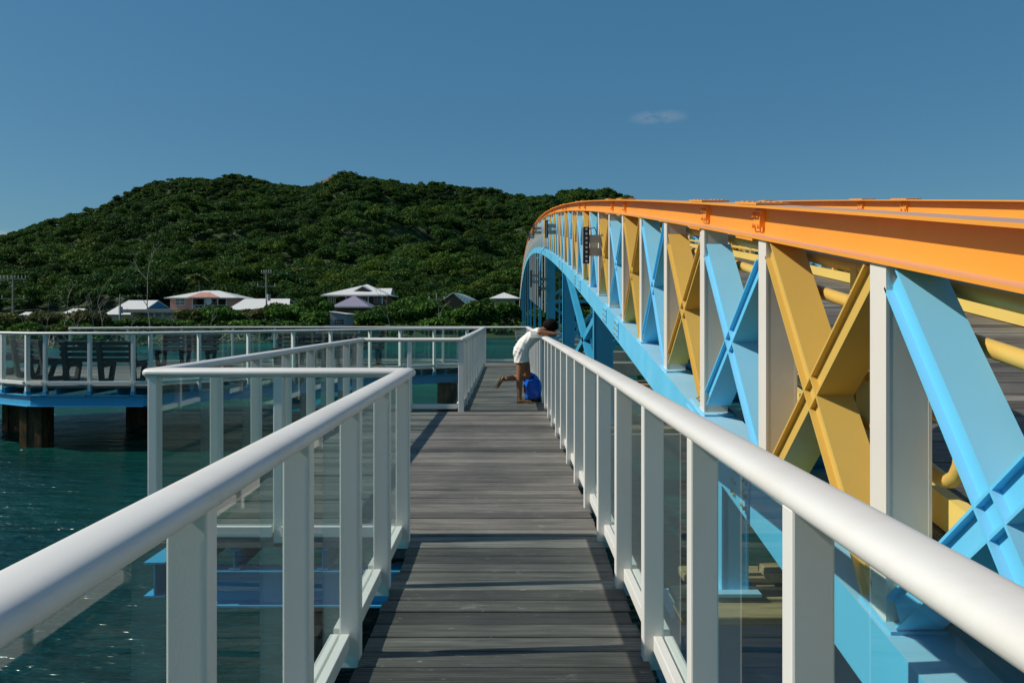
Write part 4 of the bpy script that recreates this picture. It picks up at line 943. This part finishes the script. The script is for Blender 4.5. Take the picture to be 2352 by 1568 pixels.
# ------------------------------------------------------------ person
def blob(parts, voxel, smooth_it=6, name='body'):
    """parts: ('c', p, q, r0, r1) tapered capsule or ('e', centre, (rx,ry,rz), euler)  -> one continuous surface"""
    bm = bmesh.new()
    for pt in parts:
        if pt[0] == 'c':
            p, q, r0, r1 = Vector(pt[1]), Vector(pt[2]), pt[3], pt[4]; d_ = q-p; L_ = d_.length
            if L_ < 1e-6: continue
            zz_ = d_.normalized(); yy_ = Vector((0,1,0))-zz_*zz_.y; yy_ = (yy_ if yy_.length > .2 else Vector((1,0,0))-zz_*zz_.x).normalized(); rot = Matrix((yy_.cross(zz_), yy_, zz_)).transposed().to_4x4(); n = 16; rings = []
            fl = pt[5] if len(pt) > 5 else (1, 1)
            for k in range(7): a = -math.pi/2+math.pi/2*k/6; rings.append((r0*math.cos(a), r0*math.sin(a)))
            for k in range(7): a = math.pi/2*k/6; rings.append((r1*math.cos(a), L_+r1*math.sin(a)))
            vr = [[bm.verts.new(Matrix.Translation(p) @ rot @ Vector((max(r, .0004)*math.cos(2*math.pi*j/n)*fl[0], max(r, .0004)*math.sin(2*math.pi*j/n)*fl[1], z))) for j in range(n)] for r, z in rings]
            for i in range(len(vr)-1):
                for j in range(n): bm.faces.new((vr[i][j], vr[i][(j+1)%n], vr[i+1][(j+1)%n], vr[i+1][j]))
            bm.faces.new(vr[0][::-1]); bm.faces.new(vr[-1])
        else:
            mt = Matrix.Translation(Vector(pt[1])) @ Euler(pt[3] if len(pt) > 3 else (0,0,0)).to_matrix().to_4x4() @ Matrix.Diagonal((*pt[2], 1))
            bmesh.ops.create_icosphere(bm, subdivisions=3, radius=1, matrix=mt)
    me = bpy.data.meshes.new(name); bm.to_mesh(me); bm.free()
    o = bpy.data.objects.new('tmp', me); COL.objects.link(o)
    r = o.modifiers.new('r', 'REMESH'); r.mode = 'VOXEL'; r.voxel_size = voxel
    s = o.modifiers.new('s', 'SMOOTH'); s.iterations = smooth_it; s.factor = .5
    dg = bpy.context.evaluated_depsgraph_get(); me2 = bpy.data.meshes.new_from_object(o.evaluated_get(dg)); bpy.data.objects.remove(o)
    for p in me2.polygons: p.use_smooth = True
    me2.name = name; return me2
Y0 = 13.08; yr, yl = Y0-.085, Y0+.085
person = empty('person', (.14, Y0, 0)); tag(person, 'person in a white fringed mini dress leaning on the right handrail, one foot raised behind', 'person')
B = []
hipR, hipL = (.155, yr, .80), (.165, yl, .80); kneeR = (.128, yr-.01, .455); ankR = (.125, yr, .085)
B += [('c', hipR, (.15, yr, .62), .095, .083), ('c', (.15, yr, .62), kneeR, .083, .055), ('c', kneeR, (.122, yr, .33), .055, .053), ('c', (.122, yr, .33), ankR, .053, .034)]
B += [('c', ankR, (.115, yr, .055), .036, .034), ('c', (.12, yr, .047), (.28, yr-.01, .036), .033, .026, (1,1.25)), ('c', (.25, yr, .034), (.30, yr-.005, .032), .034, .022, (1,1.25))]
for j in range(5): B.append(('c', (.29-.006*j, yr-.035+.017*j, .030), (.335-.012*j, yr-.038+.018*j, .026), .011, .009))
kneeL = (.255, yl+.0, .445); ankL = (-.125, yl+.01, .385)
B += [('c', hipL, (.215, yl, .62), .097, .085), ('c', (.215, yl, .62), kneeL, .085, .058), ('c', kneeL, (.10, yl, .415), .057, .055), ('c', (.10, yl, .415), ankL, .053, .035)]
fL0 = Vector((-.15, yl+.01, .405)); fL1 = Vector((-.235, yl+.012, .26))
B += [('c', ankL, fL0, .036, .034), ('c', fL0, fL1, .034, .026, (.9, 1.25))]
for j in range(5): B.append(('c', fL1+Vector((0,-.03+.016*j,.01)), fL1+Vector((-.022,-.032+.017*j,-.035+.006*j)), .011, .009))
# torso
B += [('e', (.15, Y0, .86), (.115,.165,.12)), ('c', (.16, Y0, .90), (.26, Y0, 1.02), .105, .10, (1,1.25)), ('c', (.26, Y0, 1.02), (.41, Y0, 1.13), .098, .10, (1,1.35))]
B += [('c', (.44, Y0-.13, 1.165), (.44, Y0+.13, 1.165), .058, .058), ('c', (.46, Y0, 1.18), (.56, Y0, 1.215), .055, .05)]
# arms folded over the rail
shR, elR, haR = Vector((.45, Y0-.165, 1.16)), Vector((.69, Y0-.17, 1.128)), Vector((.565, Y0+.06, 1.130))
shL, elL, haL = Vector((.46, Y0+.165, 1.16)), Vector((.67, Y0+.20, 1.130)), Vector((.60, Y0-.04, 1.150))
B += [('c', shR, elR, .050, .038), ('c', elR, haR, .038, .026), ('c', shL, elL, .050, .038), ('c', elL, haL, .038, .026)]
for h0, dirv in ((haR, (haR-elR).normalized()), (haL, (haL-elL).normalized())):
    side = Vector((dirv.y, -dirv.x, 0)); pal = h0+dirv*.055
    B.append(('c', h0, pal, .024, .026, (1, 1)))
    for j, ln in enumerate((.062,.072,.068,.052)):
        b0 = pal+side*(-.024+.016*j)+dirv*.012; mid = b0+dirv*ln*.55+Vector((0,0,-.004)); B += [('c', b0, mid, .0095, .0085), ('c', mid, mid+dirv*ln*.45+Vector((0,0,-.014)), .0085, .007)]
    th = h0+dirv*.018-side*.022; B += [('c', th, th+dirv*.035-side*.022, .011, .0095), ('c', th+dirv*.035-side*.022, th+dirv*.062-side*.020+Vector((0,0,-.006)), .0095, .008)]
# head bowed over the arms
hc = Vector((.635, Y0, 1.255)); fd = Vector((.62, 0, -.78))
B += [('e', hc, (.092,.076,.105), (0, R(-40)+.6, 0)), ('c', hc+fd*.03, hc+fd*.075+Vector((-.03,0,-.01)), .062, .04), ('c', hc+fd*.088+Vector((.012,0,.0)), hc+fd*.105+Vector((.004,0,-.0)), .012, .014)]
for sg in (-1, 1): B.append(('e', hc+Vector((-.01, sg*.078, -.01)), (.02,.009,.03)))
body = link('body', blob(B, .0065), M['skin'], person)
Dp = [('c', (.152, yr-.004, .87), (.148, yr-.004, .66), .112, .106), ('c', (.165, yl+.004, .87), (.185, yl+.004, .66), .112, .108), ('c', (.155, Y0, .70), (.145, Y0, .86), .122, .128, (1.0,1.45)), ('c', (.145, Y0, .86), (.19, Y0, .95), .128, .118, (1,1.42)), ('c', (.19, Y0, .95), (.30, Y0, 1.06), .118, .112, (1,1.3)), ('c', (.30, Y0, 1.06), (.425, Y0, 1.14), .112, .100, (1,1.45)), ('c', (.42, Y0-.135, 1.155), (.42, Y0+.135, 1.155), .064, .064)]
Dp += [('e', (.115, yr+.01, .83), (.10,.10,.11)), ('e', (.115, yl-.01, .83), (.10,.10,.11))]
dm = blob(Dp, .011, 8, 'dress')
bm = bmesh.new(); bm.from_mesh(dm); bmesh.ops.bisect_plane(bm, geom=bm.verts[:]+bm.edges[:]+bm.faces[:], plane_co=(0,0,.665), plane_no=(0.06,0,-1), clear_outer=True)
bmesh.ops.bisect_plane(bm, geom=bm.verts[:]+bm.edges[:]+bm.faces[:], plane_co=(.475,0,1.19), plane_no=(.80,0,.25), clear_outer=True)
for v in bm.verts:
    wv = .0055*math.sin(v.co.z*85+v.co.x*60+v.co.y*25)*max(0, 1-abs(v.co.z-.94)*5)+.003*math.sin(v.co.z*40-v.co.x*90); v.co.x += wv; v.co.y += wv*.8; 
    if v.co.z < .70: k = (v.co.z-.66)/.04; v.co.x = .15+(v.co.x-.15)*(1.03-.03*k); v.co.y = Y0+(v.co.y-Y0)*(1.03-.03*k)
bm.to_mesh(dm); bm.free(); dr = link('dress', dm, M['dress'], person); sm = dr.modifiers.new('t','SOLIDIFY'); sm.thickness = .004
fr = MB()
fr.tube([(.29,Y0-.166,1.187),(.40,Y0-.178,1.183),(.50,Y0-.168,1.176)], .006, 5)
for k in range(26):
    t = k/25; x = .30+.19*t; yy = Y0-.168-.012*math.sin(t*3); z = 1.185-.01*t
    fr.tube([(x,yy,z),(x+.004,yy-.012,z-.05),(x+.006,yy-.014,z-.105)], [.004,.0045,.005], 5)
fr.build('fringe', M['dress'], dr)
H = [('e', hc+Vector((.004,0,.024)), (.120,.105,.112), (0, .2, 0)), ('e', hc+Vector((-.045,0,.03)), (.085,.085,.085)), ('e', hc+Vector((.06,0,.0)), (.062,.08,.07)), ('e', hc+Vector((-.09,0,-.005)), (.03,.05,.04))]
link('hair', blob(H, .008, 3, 'hair'), M['hair'], person)
so = MB()
def sole(c, ax, up, L_, W):
    ax = Vector(ax).normalized(); up = Vector(up).normalized(); s_ = ax.cross(up).normalized(); o_ = []
    for t in range(24):
        a = 2*math.pi*t/24; w_ = W*(.82+.18*math.cos(a)); o_.append((Vector(c)+ax*math.cos(a)*L_/2+s_*math.sin(a)*w_/2))
    so.sweep([[q-up*.009 for q in o_],[q+up*.009 for q in o_]])
sole((.215, yr-.003, .012), (1,-.03,0), (0,0,1), .27, .092)
ax = (fL1-fL0).normalized(); nrm = Vector((-ax.z, 0, ax.x)); nrm = -nrm if nrm.x < 0 else nrm
sole((fL0+fL1)/2+ax*.01-nrm*.046, ax, nrm, .27, .10); so.build('sandals', M['sole'], person)
sp = MB(); sp.tube([(.25,yr-.045,.03),(.262,yr-.02,.066),(.262,yr+.015,.066),(.25,yr+.04,.03)], .009, 6); sp.build('sandal_strap', M['bark'], person)

# ------------------------------------------------------------ dry bag
bagr = empty('backpack', (.36, 13.45, 0)); tag(bagr, 'blue roll top dry bag backpack standing against the right railing', 'backpack')
m = MB(); rings = []; cx, cy = .352, 13.36
for z, a, b, ox in ((.02,.11,.12,0),(.06,.13,.145,0),(.15,.142,.155,.0),(.25,.146,.155,-.004),(.33,.142,.145,-.012),(.38,.132,.12,-.03),(.42,.12,.08,-.05),(.45,.10,.04,-.065),(.465,.09,.02,-.07)):
    rings.append([(cx+ox+a*math.copysign(abs(math.cos(t))**.75, math.cos(t))*(1+.05*math.sin(5*t+z*31)), cy+b*math.copysign(abs(math.sin(t))**.75, math.sin(t))*(1+.05*math.sin(4*t+z*43)), z) for t in [2*math.pi*k/28 for k in range(28)]])
m.sweep(rings); m.build('bag_body', M['bag'], bagr, smooth=True)
m = MB(); m.tube([(cx-.17,cy-.07,.36),(cx-.13,cy-.10,.435),(cx-.03,cy-.10,.46),(cx+.03,cy-.06,.43)], [.02,.03,.032,.02], 8); m.build('roll_top', M['bag'], bagr, smooth=True)
m = MB(); m.sweep([[(cx+.138*math.cos(t)*k, cy+.152*math.sin(t)*k, z) for t in [2*math.pi*q/24 for q in range(24)]] for z, k in ((0.004,.85),(.015,1.0),(.06,1.0),(.075,.98))]); m.build('base_patch', M['black'], bagr, smooth=True)
for pts in ([(cx-.11,cy-.05,.36),(cx-.15,cy-.07,.28),(cx-.14,cy-.07,.16),(cx-.10,cy-.06,.07)], [(cx-.10,cy+.05,.36),(cx-.15,cy+.05,.26),(cx-.10,cy+.05,.07)], [(cx-.11,cy-.08,.05),(cx-.17,cy-.12,.012),(cx-.22,cy-.10,.08)], [(cx+.10,cy-.09,.06),(cx+.14,cy-.13,.02),(cx+.15,cy-.08,.012)]):
    m = MB(); m.tube(pts, .012, 6); m.build('strap', M['black'], bagr, smooth=True)
print('objects', len(bpy.data.objects))
